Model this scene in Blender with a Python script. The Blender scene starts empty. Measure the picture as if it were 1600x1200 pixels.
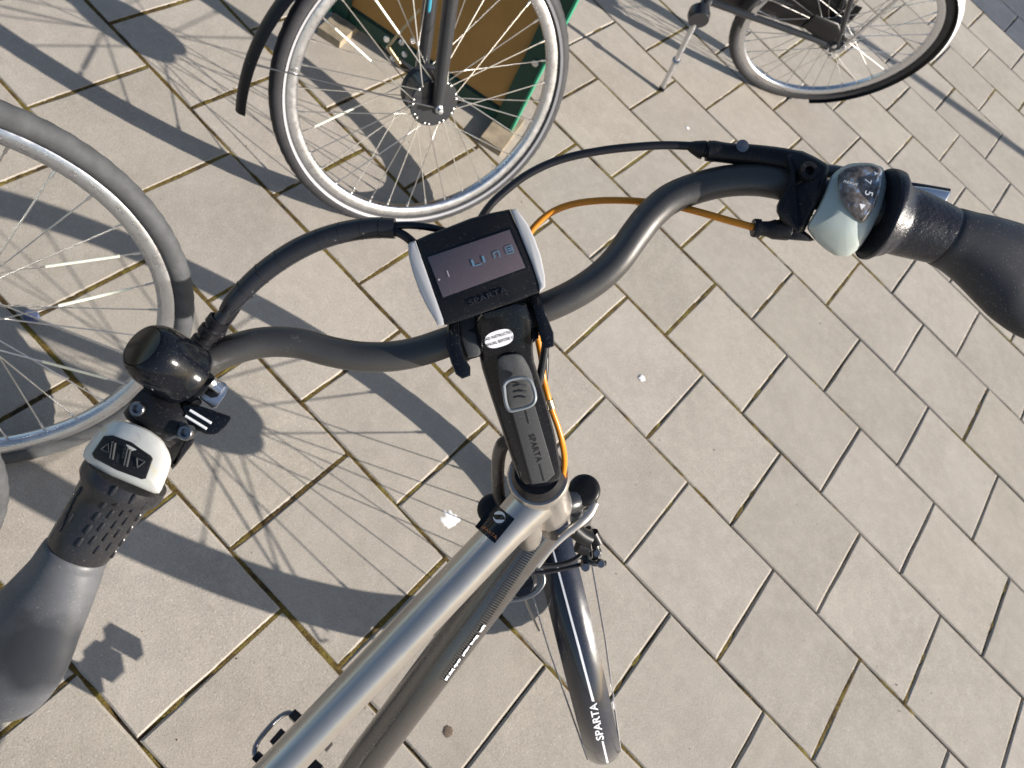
import bpy, bmesh, math, random
from mathutils import Vector, Matrix, noise
random.seed(7)
PI = math.pi
scn = bpy.context.scene
C = scn.collection

# ------------------------------------------------------------------ camera
# metres; z up; the pavement top is z = 0, its long joints run along x
F = 1127.04                                      # focal length in pixels of a 1600 px wide picture
RX = Vector((0.69166107, 0.62589058, 0.36036918))
DN = Vector((0.71955368, -0.55433682, -0.41827406))
FW = Vector((-0.06202789, 0.54860886, -0.83377507))
CAM = Vector((-0.22197841, -1.43936049, 1.45826374))
cd = bpy.data.cameras.new('camera'); cam = bpy.data.objects.new('camera', cd); C.objects.link(cam)
m = Matrix((RX, -DN, -FW)).transposed().to_4x4(); m.translation = CAM
cam.matrix_world = m
cd.sensor_width = 36; cd.lens = F / 1600 * 36; cd.clip_start = 0.02; cd.clip_end = 2000
cd.dof.use_dof = True; cd.dof.focus_distance = 0.62; cd.dof.aperture_fstop = 13
scn.camera = cam

# ------------------------------------------------------------------ sky and sun
SH = Vector((-2.17, -0.72))                      # where the shadow of a point 1 m up falls
sun_dir = Vector((-SH.x, -SH.y, 1)).normalized()
EL = math.asin(sun_dir.z); AZ = math.atan2(sun_dir.x, sun_dir.y)
w = bpy.data.worlds.new('World'); scn.world = w; w.use_nodes = True
nt = w.node_tree; bg = nt.nodes['Background']
sky = nt.nodes.new('ShaderNodeTexSky'); sky.sky_type = 'NISHITA'; sky.sun_disc = False
sky.sun_elevation = EL; sky.sun_rotation = AZ; sky.air_density = 1.0; sky.dust_density = 1.2
nt.links.new(sky.outputs[0], bg.inputs[0]); bg.inputs[1].default_value = 0.075
sd = bpy.data.lights.new('sun', 'SUN'); sd.energy = 5.0; sd.angle = math.radians(0.5); sd.color = (1, 0.93, 0.84)
so = bpy.data.objects.new('sun', sd); C.objects.link(so)
so.rotation_euler = sun_dir.to_track_quat('Z', 'Y').to_euler()
scn.view_settings.view_transform = 'Standard'; scn.view_settings.look = 'None'
scn.view_settings.exposure = 0.92; scn.view_settings.gamma = 1; scn.view_settings.use_curve_mapping = False
scn.render.engine = 'CYCLES'

# ------------------------------------------------------------------ helpers
def P(x, y, d):
    """the place d metres in front of the photographer, seen at pixel x, y of the photograph"""
    return CAM + d * (RX * ((x - 800) / F) + DN * ((y - 600) / F) + FW)
def ray(x, y):
    return (RX * ((x - 800) / F) + DN * ((y - 600) / F) + FW)
def G(x, y, z=0.0):
    r = ray(x, y); return CAM + r * ((z - CAM.z) / r.z)
def pix(p):
    v = Vector(p) - CAM; k = v.dot(FW)
    return 800 + F * v.dot(RX) / k, 600 + F * v.dot(DN) / k, k

def tag(o, label=None, cat=None, group=None, kind=None):
    if label: o['label'] = label
    if cat: o['category'] = cat
    if group: o['group'] = group
    if kind: o['kind'] = kind
    return o
def empty(name, loc):
    o = bpy.data.objects.new(name, None); C.objects.link(o); o.location = loc; o.empty_display_size = 0.05
    o['org'] = list(loc); return o
def origin(o):
    return Vector(o['org']) if (o is not None and 'org' in o) else Vector((0, 0, 0))
def obj(name, vf, mat, parent=None, smooth=40, world=True, org=None):
    """vf = (verts, faces); vertices in world metres, stored relative to the parent's origin"""
    vs, fs = vf
    og = origin(parent) if world else Vector((0, 0, 0))
    if parent is None and org is not None: og = Vector(org)
    me = bpy.data.meshes.new(name)
    me.from_pydata([tuple(Vector(v) - og) for v in vs], [], fs)
    bm = bmesh.new(); bm.from_mesh(me); bmesh.ops.recalc_face_normals(bm, faces=bm.faces); bm.to_mesh(me); bm.free()
    if smooth:
        for p in me.polygons: p.use_smooth = True
        me.set_sharp_from_angle(angle=math.radians(smooth))
    me.materials.append(mat)
    o = bpy.data.objects.new(name, me); C.objects.link(o)
    if parent is not None:
        o.parent = parent
        if world: o['org'] = list(og)
    elif org is not None: o.location = og
    return o
def join(*vfs):
    V, Fc = [], []
    for vs, fs in vfs:
        k = len(V); V += list(vs); Fc += [tuple(i + k for i in f) for f in fs]
    return V, Fc
def catmull(pts, n=8):
    pts = [tuple(p) for p in pts]
    if len(pts) < 3: return pts
    out = []
    Q = [tuple(2 * a - b for a, b in zip(pts[0], pts[1]))] + pts + [tuple(2 * a - b for a, b in zip(pts[-1], pts[-2]))]
    for i in range(1, len(Q) - 2):
        p0, p1, p2, p3 = Q[i - 1:i + 3]
        for k in range(n):
            t = k / n
            out.append(tuple(0.5 * (2 * b + (c - a) * t + (2 * a - 5 * b + 4 * c - d) * t * t + (3 * b - a - 3 * c + d) * t ** 3)
                             for a, b, c, d in zip(p0, p1, p2, p3)))
    out.append(pts[-1]); return out
def sweep(pts, rad, seg=14, ref=None, cap=True, flat=1.0, power=2.0):
    """tube along world points; rad a number or list; flat = depth/width ratio (along ref), power > 2 squares the section"""
    pts = [Vector(p) for p in pts]; n = len(pts)
    rad = [rad] * n if not hasattr(rad, '__len__') else list(rad)
    fl = [flat] * n if not hasattr(flat, '__len__') else list(flat)
    V, Fc = [], []; prev = None
    for i, p in enumerate(pts):
        t = (pts[min(i + 1, n - 1)] - pts[max(i - 1, 0)]).normalized()
        if ref is not None: b = (Vector(ref) - t * Vector(ref).dot(t)).normalized()
        elif prev is None:
            a = Vector((0, 0, 1)) if abs(t.z) < 0.9 else Vector((1, 0, 0)); b = (a - t * a.dot(t)).normalized()
        else: b = (prev - t * prev.dot(t)).normalized()
        prev = b; a = t.cross(b)
        for k in range(seg):
            th = 2 * PI * k / seg; c, s = math.cos(th), math.sin(th)
            c2 = math.copysign(abs(c) ** (2 / power), c); s2 = math.copysign(abs(s) ** (2 / power), s)
            V.append(p + a * (c2 * rad[i]) + b * (s2 * rad[i] * fl[i]))
    for i in range(n - 1):
        for k in range(seg):
            k2 = (k + 1) % seg
            Fc.append((i * seg + k, i * seg + k2, (i + 1) * seg + k2, (i + 1) * seg + k))
    if cap:
        Fc.append(tuple(range(seg))[::-1]); Fc.append(tuple((n - 1) * seg + k for k in range(seg)))
    return V, Fc
def ptube(pp, rad, n=8, **k):
    """tube through photograph points (x, y, depth[, radius])"""
    q = []
    for i, a in enumerate(pp):
        w_ = P(a[0], a[1], a[2]); r = a[3] if len(a) > 3 else rad
        fl = a[4] if len(a) > 4 else k.get('flat', 1.0)
        q.append((w_.x, w_.y, w_.z, r, fl))
    q = catmull(q, n) if len(q) > 2 else q
    k.pop('flat', None)
    return sweep([v[:3] for v in q], [v[3] for v in q], flat=[v[4] for v in q], **k)
def lathe(prof, o, ax, seg=28, capend=True):
    o, ax = Vector(o), Vector(ax).normalized()
    a = ax.orthogonal().normalized(); b = ax.cross(a)
    V, Fc = [], []
    for r, h in prof:
        for k in range(seg):
            th = 2 * PI * k / seg
            V.append(o + ax * h + (a * math.cos(th) + b * math.sin(th)) * max(r, 1e-5))
    for i in range(len(prof) - 1):
        for k in range(seg):
            k2 = (k + 1) % seg
            Fc.append((i * seg + k, i * seg + k2, (i + 1) * seg + k2, (i + 1) * seg + k))
    if capend:
        Fc.append(tuple(range(seg))); Fc.append(tuple((len(prof) - 1) * seg + k for k in range(seg)))
    return V, Fc
def chaikin(o, n):
    for _ in range(n):
        q = []
        for i in range(len(o)):
            a, b = o[i], o[(i + 1) % len(o)]
            q.append(tuple(0.82 * u + 0.18 * v for u, v in zip(a, b))); q.append(tuple(0.18 * u + 0.82 * v for u, v in zip(a, b)))
        o = q
    return o
def plate(out, d, t, bev=0.0015, dome=0.0, rnd=0, rings=3, taper=1.0):
    """solid with an outline in photograph pixels, its face at depth d (number or function), t metres thick"""
    out = chaikin(list(out), rnd) if rnd else list(out)
    df = d if callable(d) else (lambda x, y: d)
    n = len(out); cx = sum(p[0] for p in out) / n; cy = sum(p[1] for p in out) / n
    d0 = df(cx, cy); bp = bev * F / d0
    def ins(k):                                   # true inset by k pixels
        res = []
        area = sum(out[i][0] * out[(i + 1) % n][1] - out[(i + 1) % n][0] * out[i][1] for i in range(n))
        sg = 1 if area > 0 else -1
        for i in range(n):
            a, b, c = out[i - 1], out[i], out[(i + 1) % n]
            e1 = Vector((b[0] - a[0], b[1] - a[1])); e2 = Vector((c[0] - b[0], c[1] - b[1]))
            if e1.length < 1e-6 or e2.length < 1e-6: res.append(b); continue
            e1.normalize(); e2.normalize()
            n1 = Vector((-e1.y, e1.x)) * sg; n2 = Vector((-e2.y, e2.x)) * sg
            m_ = n1 + n2
            if m_.length < 0.3: m_ = n1
            m_ = m_.normalized() / max(0.5, m_.normalized().dot(n1))
            res.append((b[0] + m_.x * k, b[1] + m_.y * k))
        return res
    L = []
    def ring(o, dz, rel=0.0): L.append([P(x, y, df(x, y) + dz) for x, y in o])
    bot = [(cx + (x - cx) * taper, cy + (y - cy) * taper) for x, y in out]
    ring(bot, t); ring(out, bev)
    ring(ins(bp * 0.3), bev * 0.3); top = ins(bp); ring(top, 0)
    if dome:
        for j in range(1, rings):
            k = 1 - j / rings
            q = [(cx + (x - cx) * k, cy + (y - cy) * k) for x, y in top]
            ring(q, -dome * (1 - k * k))
    V = [v for r_ in L for v in r_]; Fc = []
    for j in range(len(L) - 1):
        for i in range(n):
            i2 = (i + 1) % n
            Fc.append((j * n + i, j * n + i2, (j + 1) * n + i2, (j + 1) * n + i))
    if dome:
        V.append(P(cx, cy, df(cx, cy) - dome)); k = len(V) - 1; b0 = (len(L) - 1) * n
        Fc += [(b0 + i, b0 + (i + 1) % n, k) for i in range(n)]
    else: Fc.append(tuple((len(L) - 1) * n + i for i in range(n)))
    Fc.append(tuple(range(n))[::-1])
    return V, Fc
def box(c, ex, ey, ez):
    """box round c with half-extent vectors"""
    c, ex, ey, ez = map(Vector, (c, ex, ey, ez))
    V = [c + ex * a + ey * b + ez * d for a in (-1, 1) for b in (-1, 1) for d in (-1, 1)]
    return V, [(0, 1, 3, 2), (4, 6, 7, 5), (0, 4, 5, 1), (2, 3, 7, 6), (0, 2, 6, 4), (1, 5, 7, 3)]
def oncyl(x, y, A, B, r):
    """where the sight line through pixel x, y meets the tube A-B"""
    ax = (B - A).normalized(); d = ray(x, y); o = CAM - A
    dp = d - ax * d.dot(ax); op = o - ax * o.dot(ax)
    a, b, c = dp.dot(dp), 2 * dp.dot(op), op.dot(op) - r * r
    q = b * b - 4 * a * c
    k = (-b - math.sqrt(q)) / (2 * a) if q > 0 else -b / (2 * a)
    return CAM + d * k
def glyphs(s, x, y, h, ang, mp, ext=0.0, italic=0.0, spacing=1.0, wide=1.0, bold=0.0, align='CENTER'):
    """mesh of a line of lettering; x, y, h in photograph pixels; mp maps pixel -> place on the surface"""
    cu = bpy.data.curves.new('lettering', 'FONT'); cu.body = s; cu.size = 1.0; cu.align_x = align; cu.align_y = 'CENTER'
    cu.extrude = 0.02 if ext else 0; cu.shear = italic; cu.space_character = spacing; cu.resolution_u = 3; cu.offset = bold
    o = bpy.data.objects.new('lettering', cu); C.objects.link(o)
    dg = bpy.context.evaluated_depsgraph_get(); me = bpy.data.meshes.new_from_object(o.evaluated_get(dg))
    k = h / 0.72; ca, sa = math.cos(ang), math.sin(ang); V = []
    for v in me.vertices:
        u_, v_ = v.co.x * k * wide, v.co.y * k
        px_, py_ = x + u_ * ca + v_ * sa, y + u_ * sa - v_ * ca
        w_ = mp(px_, py_)
        if ext: w_ = w_ + (CAM - w_).normalized() * (ext if v.co.z > 0 else -0.0004)
        V.append(w_)
    Fc = [tuple(p.vertices) for p in me.polygons]
    bpy.data.objects.remove(o); bpy.data.curves.remove(cu); bpy.data.meshes.remove(me)
    return V, Fc
def patch(out, mp, n=8, lift=0.0):
    """thin patch following a surface: quad of 4 pixel corners, subdivided"""
    V, Fc = [], []
    for i in range(n + 1):
        for j in range(n + 1):
            a, b = i / n, j / n
            x = (out[0][0] * (1 - a) + out[1][0] * a) * (1 - b) + (out[3][0] * (1 - a) + out[2][0] * a) * b
            y = (out[0][1] * (1 - a) + out[1][1] * a) * (1 - b) + (out[3][1] * (1 - a) + out[2][1] * a) * b
            p = mp(x, y); V.append(p + (CAM - p).normalized() * lift)
    for i in range(n):
        for j in range(n):
            k = i * (n + 1) + j; Fc.append((k, k + 1, k + n + 2, k + n + 1))
    return V, Fc
def flatpoly(pts, mp, lift=0.0003):
    V = []
    for x, y in pts:
        p = mp(x, y); V.append(p + (CAM - p).normalized() * lift)
    return V, [tuple(range(len(V)))]

# ------------------------------------------------------------------ materials
def mat(name, col, rough=0.5, metal=0.0, spec=0.38, bump=0.0, bscale=200, var=0.0, vscale=30, scuff_or_reflection=None, coat=0.0, dust=0.0, rvar=0.0):
    m_ = bpy.data.materials.new(name); m_.use_nodes = True; t = m_.node_tree; N, L = t.nodes, t.links
    b = N['Principled BSDF']; b.inputs['Roughness'].default_value = rough; b.inputs['Metallic'].default_value = metal
    b.inputs['Specular IOR Level'].default_value = spec; b.inputs['Coat Weight'].default_value = coat; b.inputs['Coat Roughness'].default_value = 0.08
    tc = N.new('ShaderNodeTexCoord'); cur = None
    rgb = N.new('ShaderNodeRGB'); rgb.outputs[0].default_value = (*col, 1); cur = rgb.outputs[0]
    def ntex(sc, det=6, rg=0.6):
        x = N.new('ShaderNodeTexNoise'); x.inputs['Scale'].default_value = sc; x.inputs['Detail'].default_value = det
        x.inputs['Roughness'].default_value = rg; L.new(tc.outputs['Object'], x.inputs['Vector']); return x
    def ramp(src, a, b_, lo=0.0, hi=1.0):
        r = N.new('ShaderNodeMapRange'); r.inputs[1].default_value = a; r.inputs[2].default_value = b_
        r.inputs[3].default_value = lo; r.inputs[4].default_value = hi; L.new(src, r.inputs[0]); return r.outputs[0]
    def mix(f, a, c2):
        x = N.new('ShaderNodeMix'); x.data_type = 'RGBA'; L.new(f, x.inputs[0]); L.new(a, x.inputs[6])
        if isinstance(c2, tuple): x.inputs[7].default_value = (*c2, 1)
        else: L.new(c2, x.inputs[7])
        return x.outputs[2]
    if var:
        n1 = ntex(vscale); cur = mix(ramp(n1.outputs[0], 0.35, 0.65, 0, 1), cur, tuple(max(0, c * (1 + var)) for c in col))
    if scuff_or_reflection:                                     # (colour, amount, scale): worn specks; on the gear window, painted reflections
        n2 = ntex(scuff_or_reflection[2], 10, 0.72); cur = mix(ramp(n2.outputs[0], scuff_or_reflection[1], scuff_or_reflection[1] + 0.06), cur, scuff_or_reflection[0])
    if dust:
        n3 = ntex(900, 2, 0.5); n4 = ntex(40, 4)
        mm = N.new('ShaderNodeMath'); mm.operation = 'MULTIPLY'
        L.new(ramp(n3.outputs[0], 0.64, 0.72), mm.inputs[0]); L.new(ramp(n4.outputs[0], 0.4, 0.7, 0.1, dust), mm.inputs[1])
        cur = mix(mm.outputs[0], cur, (0.45, 0.42, 0.38))
    L.new(cur, b.inputs['Base Color'])
    if rvar:
        n5 = ntex(60, 6); L.new(ramp(n5.outputs[0], 0.3, 0.7, rough - rvar, rough + rvar), b.inputs['Roughness'])
    if bump:
        n6 = ntex(bscale, 5); bp = N.new('ShaderNodeBump'); bp.inputs['Strength'].default_value = bump; bp.inputs['Distance'].default_value = 0.0006
        L.new(n6.outputs[0], bp.inputs['Height']); L.new(bp.outputs[0], b.inputs['Normal'])
    return m_
M = {}
M['plastic'] = mat('black_plastic', (0.008, 0.008, 0.010), 0.38, spec=0.26, bump=0.12, bscale=1800, rvar=0.08, dust=0.06)
M['gloss'] = mat('gloss_black', (0.005, 0.006, 0.009), 0.16, spec=0.26, coat=0.12, rvar=0.06, dust=0.10)
M['bellblack'] = mat('bell_black', (0.004, 0.005, 0.008), 0.15, spec=0.26, bump=0.05, bscale=700, rvar=0.05, dust=0.08)
M['shifter'] = mat('shifter_rubber', (0.018, 0.018, 0.021), 0.27, bump=0.10, bscale=700, rvar=0.07, dust=0.12)
M['shifter_rough'] = mat('pitted_shifter_rubber', (0.014, 0.015, 0.022), 0.30, bump=0.9, bscale=330, rvar=0.1, dust=0.12)
M['satin'] = mat('satin_black_bar', (0.075, 0.073, 0.073), 0.40, metal=0.55, bump=0.05, bscale=900, rvar=0.07, scuff_or_reflection=((0.16, 0.16, 0.165), 0.63, 60), dust=0.12)
M['matte'] = mat('matte_grey_plastic', (0.05, 0.052, 0.056), 0.55, bump=0.35, bscale=2600, dust=0.2)
M['rubber'] = mat('grip_rubber', (0.062, 0.064, 0.070), 0.46, bump=0.12, bscale=1500, var=0.5, vscale=18, dust=0.5, rvar=0.08)
M['rubberdark'] = mat('dark_grip_rubber', (0.020, 0.021, 0.026), 0.46, bump=0.15, bscale=1500, var=0.4, vscale=18, dust=0.6, rvar=0.08)
M['cable'] = mat('black_cable', (0.012, 0.012, 0.015), 0.3, bump=0.05, rvar=0.06)
M['wrap'] = mat('spiral_wrap', (0.014, 0.015, 0.019), 0.26, bump=0.1, bscale=300, scuff_or_reflection=((0.30, 0.30, 0.32), 0.64, 120), rvar=0.08)
M['orange'] = mat('orange_cable', (0.62, 0.22, 0.012), 0.35, var=-0.15, vscale=60)
M['rimglint'] = mat('button_highlight_grey', (0.22, 0.24, 0.26), 0.35, metal=0.3)  # tone of a painted highlight along the release button's edge
M['silver'] = mat('silver_plastic', (0.43, 0.43, 0.44), 0.34, metal=0.10, rvar=0.05, bump=0.03)
M['cream'] = mat('worn_cream_silver', (0.60, 0.60, 0.57), 0.36, metal=0.25, var=-0.12, vscale=40, scuff_or_reflection=((0.55, 0.50, 0.33), 0.60, 35), dust=0.2)
M['seagreen'] = mat('pale_grey_green_plastic', (0.38, 0.43, 0.41), 0.38, metal=0.2, scuff_or_reflection=((0.2, 0.22, 0.22), 0.62, 110), rvar=0.07)
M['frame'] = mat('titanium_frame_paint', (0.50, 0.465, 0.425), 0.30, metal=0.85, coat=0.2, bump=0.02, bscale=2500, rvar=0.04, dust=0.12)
M['framedark'] = mat('darker_frame_tone', (0.17, 0.160, 0.155), 0.27, metal=0.85, coat=0.2, bump=0.02, bscale=2500, rvar=0.04, dust=0.10)  # darker than the other frame tubes
M['greenshade'] = mat('shaded_green_paint', (0.006, 0.045, 0.030), 0.45, dust=0.1)  # the frame's green with the shade of its face put into the colour
M['chrome'] = mat('chrome', (0.75, 0.75, 0.76), 0.14, metal=1, rvar=0.06)
M['alu'] = mat('aluminium', (0.62, 0.63, 0.66), 0.30, metal=1, bump=0.05, bscale=500, rvar=0.08, dust=0.1)
M['steel'] = mat('spoke_steel', (0.66, 0.65, 0.63), 0.28, metal=1)
M['bolt'] = mat('bolt_steel', (0.25, 0.25, 0.26), 0.3, metal=1)
M['tyre'] = mat('black_tyre', (0.026, 0.026, 0.029), 0.7, bump=0.3, bscale=700, var=0.5, vscale=30, dust=0.15)
M['tyre_grey'] = mat('dusty_grey_tyre', (0.050, 0.052, 0.055), 0.75, bump=0.3, bscale=700, var=0.45, vscale=40, dust=0.12)
M['stripe'] = mat('reflective_band', (0.30, 0.30, 0.32), 0.5, dust=0.2)
M['fender'] = mat('gloss_navy_black_mudguard', (0.010, 0.013, 0.024), 0.22, spec=0.45, coat=0.5, rvar=0.04, dust=0.3)
M['white'] = mat('white_print', (0.72, 0.74, 0.78), 0.5)
M['sticker'] = mat('white_sticker', (0.72, 0.72, 0.78), 0.4)
M['ink'] = mat('black_ink', (0.01, 0.01, 0.012), 0.5)
M['relief'] = mat('moulded_black', (0.035, 0.035, 0.042), 0.2)
M['orangeprint'] = mat('orange_print', (0.55, 0.20, 0.06), 0.5)
M['lcd'] = mat('lcd_glass_reflection', (0.085, 0.066, 0.075), 0.13, coat=0.7, spec=0.8, rvar=0.06, dust=0.15)  # pinkish grey base colour holds what the glass reflects
M['seg'] = mat('lcd_segment', (0.11, 0.21, 0.30), 0.4)
M['segpale'] = mat('lcd_segment_pale', (0.45, 0.40, 0.42), 0.4)
M['window'] = mat('gear_window', (0.040, 0.034, 0.030), 0.06, coat=0.6, var=5.0, vscale=130, scuff_or_reflection=((0.24, 0.33, 0.46), 0.56, 130))  # brown and blue patches are reflections put into the window's colour
M['bluecap'] = mat('blue_grey_plastic', (0.08, 0.10, 0.17), 0.4)
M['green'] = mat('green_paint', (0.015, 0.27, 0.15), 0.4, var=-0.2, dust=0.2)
M['ochre'] = mat('ochre_board', (0.36, 0.20, 0.055), 0.6, var=-0.2, vscale=8, dust=0.15)
M['wood'] = mat('weathered_timber', (0.34, 0.28, 0.20), 0.8, bump=0.4, bscale=90, var=-0.4, vscale=25)
M['cyan'] = mat('pale_blue_decal', (0.05, 0.27, 0.38), 0.3)
M['darkmetal'] = mat('dark_painted_metal', (0.02, 0.022, 0.026), 0.3, coat=0.4, dust=0.3)
M['brass'] = mat('brassy_steel', (0.45, 0.36, 0.22), 0.3, metal=1)
M['yellow'] = mat('reflective_sleeve', (0.75, 0.76, 0.62), 0.25)
M['dropping'] = mat('dried_white_splat', (0.78, 0.77, 0.75), 0.9, bump=0.4, bscale=400)
M['stain'] = mat('dark_stain', (0.10, 0.075, 0.055), 0.9, var=0.4, vscale=200)

def paver_mat(name, base, dark, bright=1.0):
    m_ = bpy.data.materials.new(name); m_.use_nodes = True; t = m_.node_tree; N, L = t.nodes, t.links
    b = N['Principled BSDF']; b.inputs['Roughness'].default_value = 0.88; b.inputs['Specular IOR Level'].default_value = 0.25
    geo = N.new('ShaderNodeNewGeometry'); oi = N.new('ShaderNodeObjectInfo')
    def nz(sc, det, rg):
        x = N.new('ShaderNodeTexNoise'); x.inputs['Scale'].default_value = sc; x.inputs['Detail'].default_value = det; x.inputs['Roughness'].default_value = rg
        L.new(geo.outputs['Position'], x.inputs['Vector']); return x.outputs[0]
    def mr(s, a, b_, lo, hi):
        r = N.new('ShaderNodeMapRange'); r.inputs[1].default_value = a; r.inputs[2].default_value = b_; r.inputs[3].default_value = lo; r.inputs[4].default_value = hi
        L.new(s, r.inputs[0]); return r.outputs[0]
    def mx(f, a, c, typ='MIX'):
        x = N.new('ShaderNodeMix'); x.data_type = 'RGBA'; x.blend_type = typ
        if isinstance(f, float): x.inputs[0].default_value = f
        else: L.new(f, x.inputs[0])
        if isinstance(a, tuple): x.inputs[6].default_value = (*a, 1)
        else: L.new(a, x.inputs[6])
        if isinstance(c, tuple): x.inputs[7].default_value = (*c, 1)
        else: L.new(c, x.inputs[7])
        return x.outputs[2]
    c = mx(mr(nz(5.0, 5, 0.6), 0.35, 0.65, 0, 1), base, dark)
    c = mx(mr(nz(1.7, 6, 0.65), 0.5, 0.72, 0, 0.45), c, tuple(k * 0.80 for k in dark))
    c = mx(mr(nz(12, 6, 0.7), 0.60, 0.72, 0, 0.35), c, tuple(k * 0.72 for k in dark))
    c = mx(mr(nz(28, 5, 0.65), 0.45, 0.75, 0, 0.55), c, tuple(k * 1.16 for k in base))     # cloudy bloom
    c = mx(mr(nz(330, 3, 0.6), 0.54, 0.68, 0, 0.55), c, tuple(k * 0.55 for k in dark))     # dark grains
    c = mx(mr(nz(420, 2, 0.5), 0.60, 0.70, 0, 0.7), c, (0.58, 0.54, 0.48))                 # pale grains
    c = mx(mr(nz(46, 7, 0.75), 0.70, 0.76, 0, 0.5), c, (0.60, 0.58, 0.54))                 # lime marks
    g = N.new('ShaderNodeCombineColor'); v = mr(oi.outputs['Random'], 0, 1, 0.91, 1.05)
    h = N.new('ShaderNodeMath'); h.operation = 'MULTIPLY'; h.inputs[1].default_value = 7.31; L.new(oi.outputs['Random'], h.inputs[0])
    h2 = N.new('ShaderNodeMath'); h2.operation = 'FRACT'; L.new(h.outputs[0], h2.inputs[0])
    vb = N.new('ShaderNodeMath'); vb.operation = 'MULTIPLY'; L.new(v, vb.inputs[0]); L.new(mr(h2.outputs[0], 0, 1, 0.98, 1.01), vb.inputs[1])
    L.new(v, g.inputs[0]); L.new(v, g.inputs[1]); L.new(vb.outputs[0], g.inputs[2])
    c = mx(1.0, c, g.outputs[0], 'MULTIPLY')
    L.new(c, b.inputs['Base Color'])
    bp = N.new('ShaderNodeBump'); bp.inputs['Strength'].default_value = 0.55; bp.inputs['Distance'].default_value = 0.0012
    a1 = N.new('ShaderNodeMath'); a1.operation = 'ADD'; L.new(nz(260, 6, 0.65), a1.inputs[0]); L.new(nz(22, 3, 0.5), a1.inputs[1])
    L.new(a1.outputs[0], bp.inputs['Height']); L.new(bp.outputs[0], b.inputs['Normal'])
    return m_
M['paver'] = paver_mat('concrete_paver', (0.388, 0.350, 0.303), (0.335, 0.300, 0.258))
M['paver_blue'] = paver_mat('blue_grey_paver', (0.085, 0.095, 0.12), (0.06, 0.07, 0.09))
def moss_mat():
    m_ = bpy.data.materials.new('joint_moss'); m_.use_nodes = True; t = m_.node_tree; N, L = t.nodes, t.links
    b = N['Principled BSDF']; b.inputs['Roughness'].default_value = 0.95; b.inputs['Specular IOR Level'].default_value = 0.1
    geo = N.new('ShaderNodeNewGeometry')
    x = N.new('ShaderNodeTexNoise'); x.inputs['Scale'].default_value = 14; x.inputs['Detail'].default_value = 8; x.inputs['Roughness'].default_value = 0.75
    y = N.new('ShaderNodeTexNoise'); y.inputs['Scale'].default_value = 500; y.inputs['Detail'].default_value = 3
    for q in (x, y): L.new(geo.outputs['Position'], q.inputs['Vector'])
    r = N.new('ShaderNodeValToRGB'); e = r.color_ramp.elements
    e[0].position = 0.38; e[0].color = (0.045, 0.033, 0.022, 1); e[1].position = 0.66; e[1].color = (0.21, 0.18, 0.045, 1)
    q = e.new(0.5); q.color = (0.12, 0.085, 0.03, 1)
    L.new(x.outputs[0], r.inputs[0])
    mx = N.new('ShaderNodeMix'); mx.data_type = 'RGBA'; mx.blend_type = 'MULTIPLY'; mx.inputs[0].default_value = 0.9
    r2 = N.new('ShaderNodeValToRGB'); r2.color_ramp.elements[0].position = 0.3; r2.color_ramp.elements[0].color = (0.3, 0.3, 0.3, 1)
    r2.color_ramp.elements[1].position = 0.65; r2.color_ramp.elements[1].color = (1.25, 1.2, 1.1, 1)
    L.new(y.outputs[0], r2.inputs[0]); L.new(r.outputs[0], mx.inputs[6]); L.new(r2.outputs[0], mx.inputs[7])
    L.new(mx.outputs[2], b.inputs['Base Color'])
    bp = N.new('ShaderNodeBump'); bp.inputs['Strength'].default_value = 0.9; bp.inputs['Distance'].default_value = 0.002
    L.new(y.outputs[0], bp.inputs['Height']); L.new(bp.outputs[0], b.inputs['Normal'])
    return m_
M['moss'] = moss_mat()
M['soil'] = mat('joint_soil', (0.105, 0.085, 0.06), 0.95, bump=0.8, bscale=300, var=0.5, vscale=60)

# ------------------------------------------------------------------ the ground
gs = 400
ground = obj('ground', ([(-gs, -gs, -0.020), (gs, -gs, -0.020), (gs, gs, -0.020), (-gs, gs, -0.020)], [(0, 1, 2, 3)]), M['soil'], smooth=0)
tag(ground, kind='structure')
pavement = obj('pavement', ([(-14, -14, -0.009), (14, -14, -0.009), (14, 14, -0.009), (-14, 14, -0.009)], [(0, 1, 2, 3)]), M['soil'], smooth=0)
tag(pavement, kind='structure')
def paver_mesh(seed, half=(0.1476, 0.1476)):
    rnd = random.Random(seed); hx, hy = half; n = 4; out = []
    cs = [(-hx, -hy), (hx, -hy), (hx, hy), (-hx, hy)]
    for i in range(4):
        a, b = cs[i], cs[(i + 1) % 4]
        for k in range(n):
            t = k / n
            j = 0.0 if k == 0 else rnd.uniform(-0.0017, 0.0004)
            nx, ny = (b[1] - a[1]), -(b[0] - a[0]); l = math.hypot(nx, ny)
            out.append((a[0] + (b[0] - a[0]) * t + nx / l * j, a[1] + (b[1] - a[1]) * t + ny / l * j))
    V = []
    for z, ins in ((-0.03, 0), (-0.0024, 0), (0, 0.0034)):
        for x, y in out:
            k = ins + (rnd.uniform(-0.0008, 0.0014) if ins else 0)
            V.append((x * (1 - k / hx), y * (1 - k / hy), z))
    m_ = len(out); Fc = []
    for j in range(2):
        for i in range(m_): Fc.append((j * m_ + i, j * m_ + (i + 1) % m_, (j + 1) * m_ + (i + 1) % m_, (j + 1) * m_ + i))
    Fc.append(tuple(2 * m_ + i for i in range(m_)))
    return V, Fc
variants = [paver_mesh(s) for s in range(8)]
def as_mesh(vf, mt, name):
    me = bpy.data.meshes.new(name); me.from_pydata(vf[0], [], vf[1]); me.materials.append(mt)
    me.update(); return me
vmesh = [as_mesh(v, M['paver'], 'paver') for v in variants]
vblue = [as_mesh(v, M['paver_blue'], 'paver') for v in variants[:3]]
V_END = 11
rnd = random.Random(3)
far_v, far_f, farb_v, farb_f = [], [], [], []
count = 0
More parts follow.
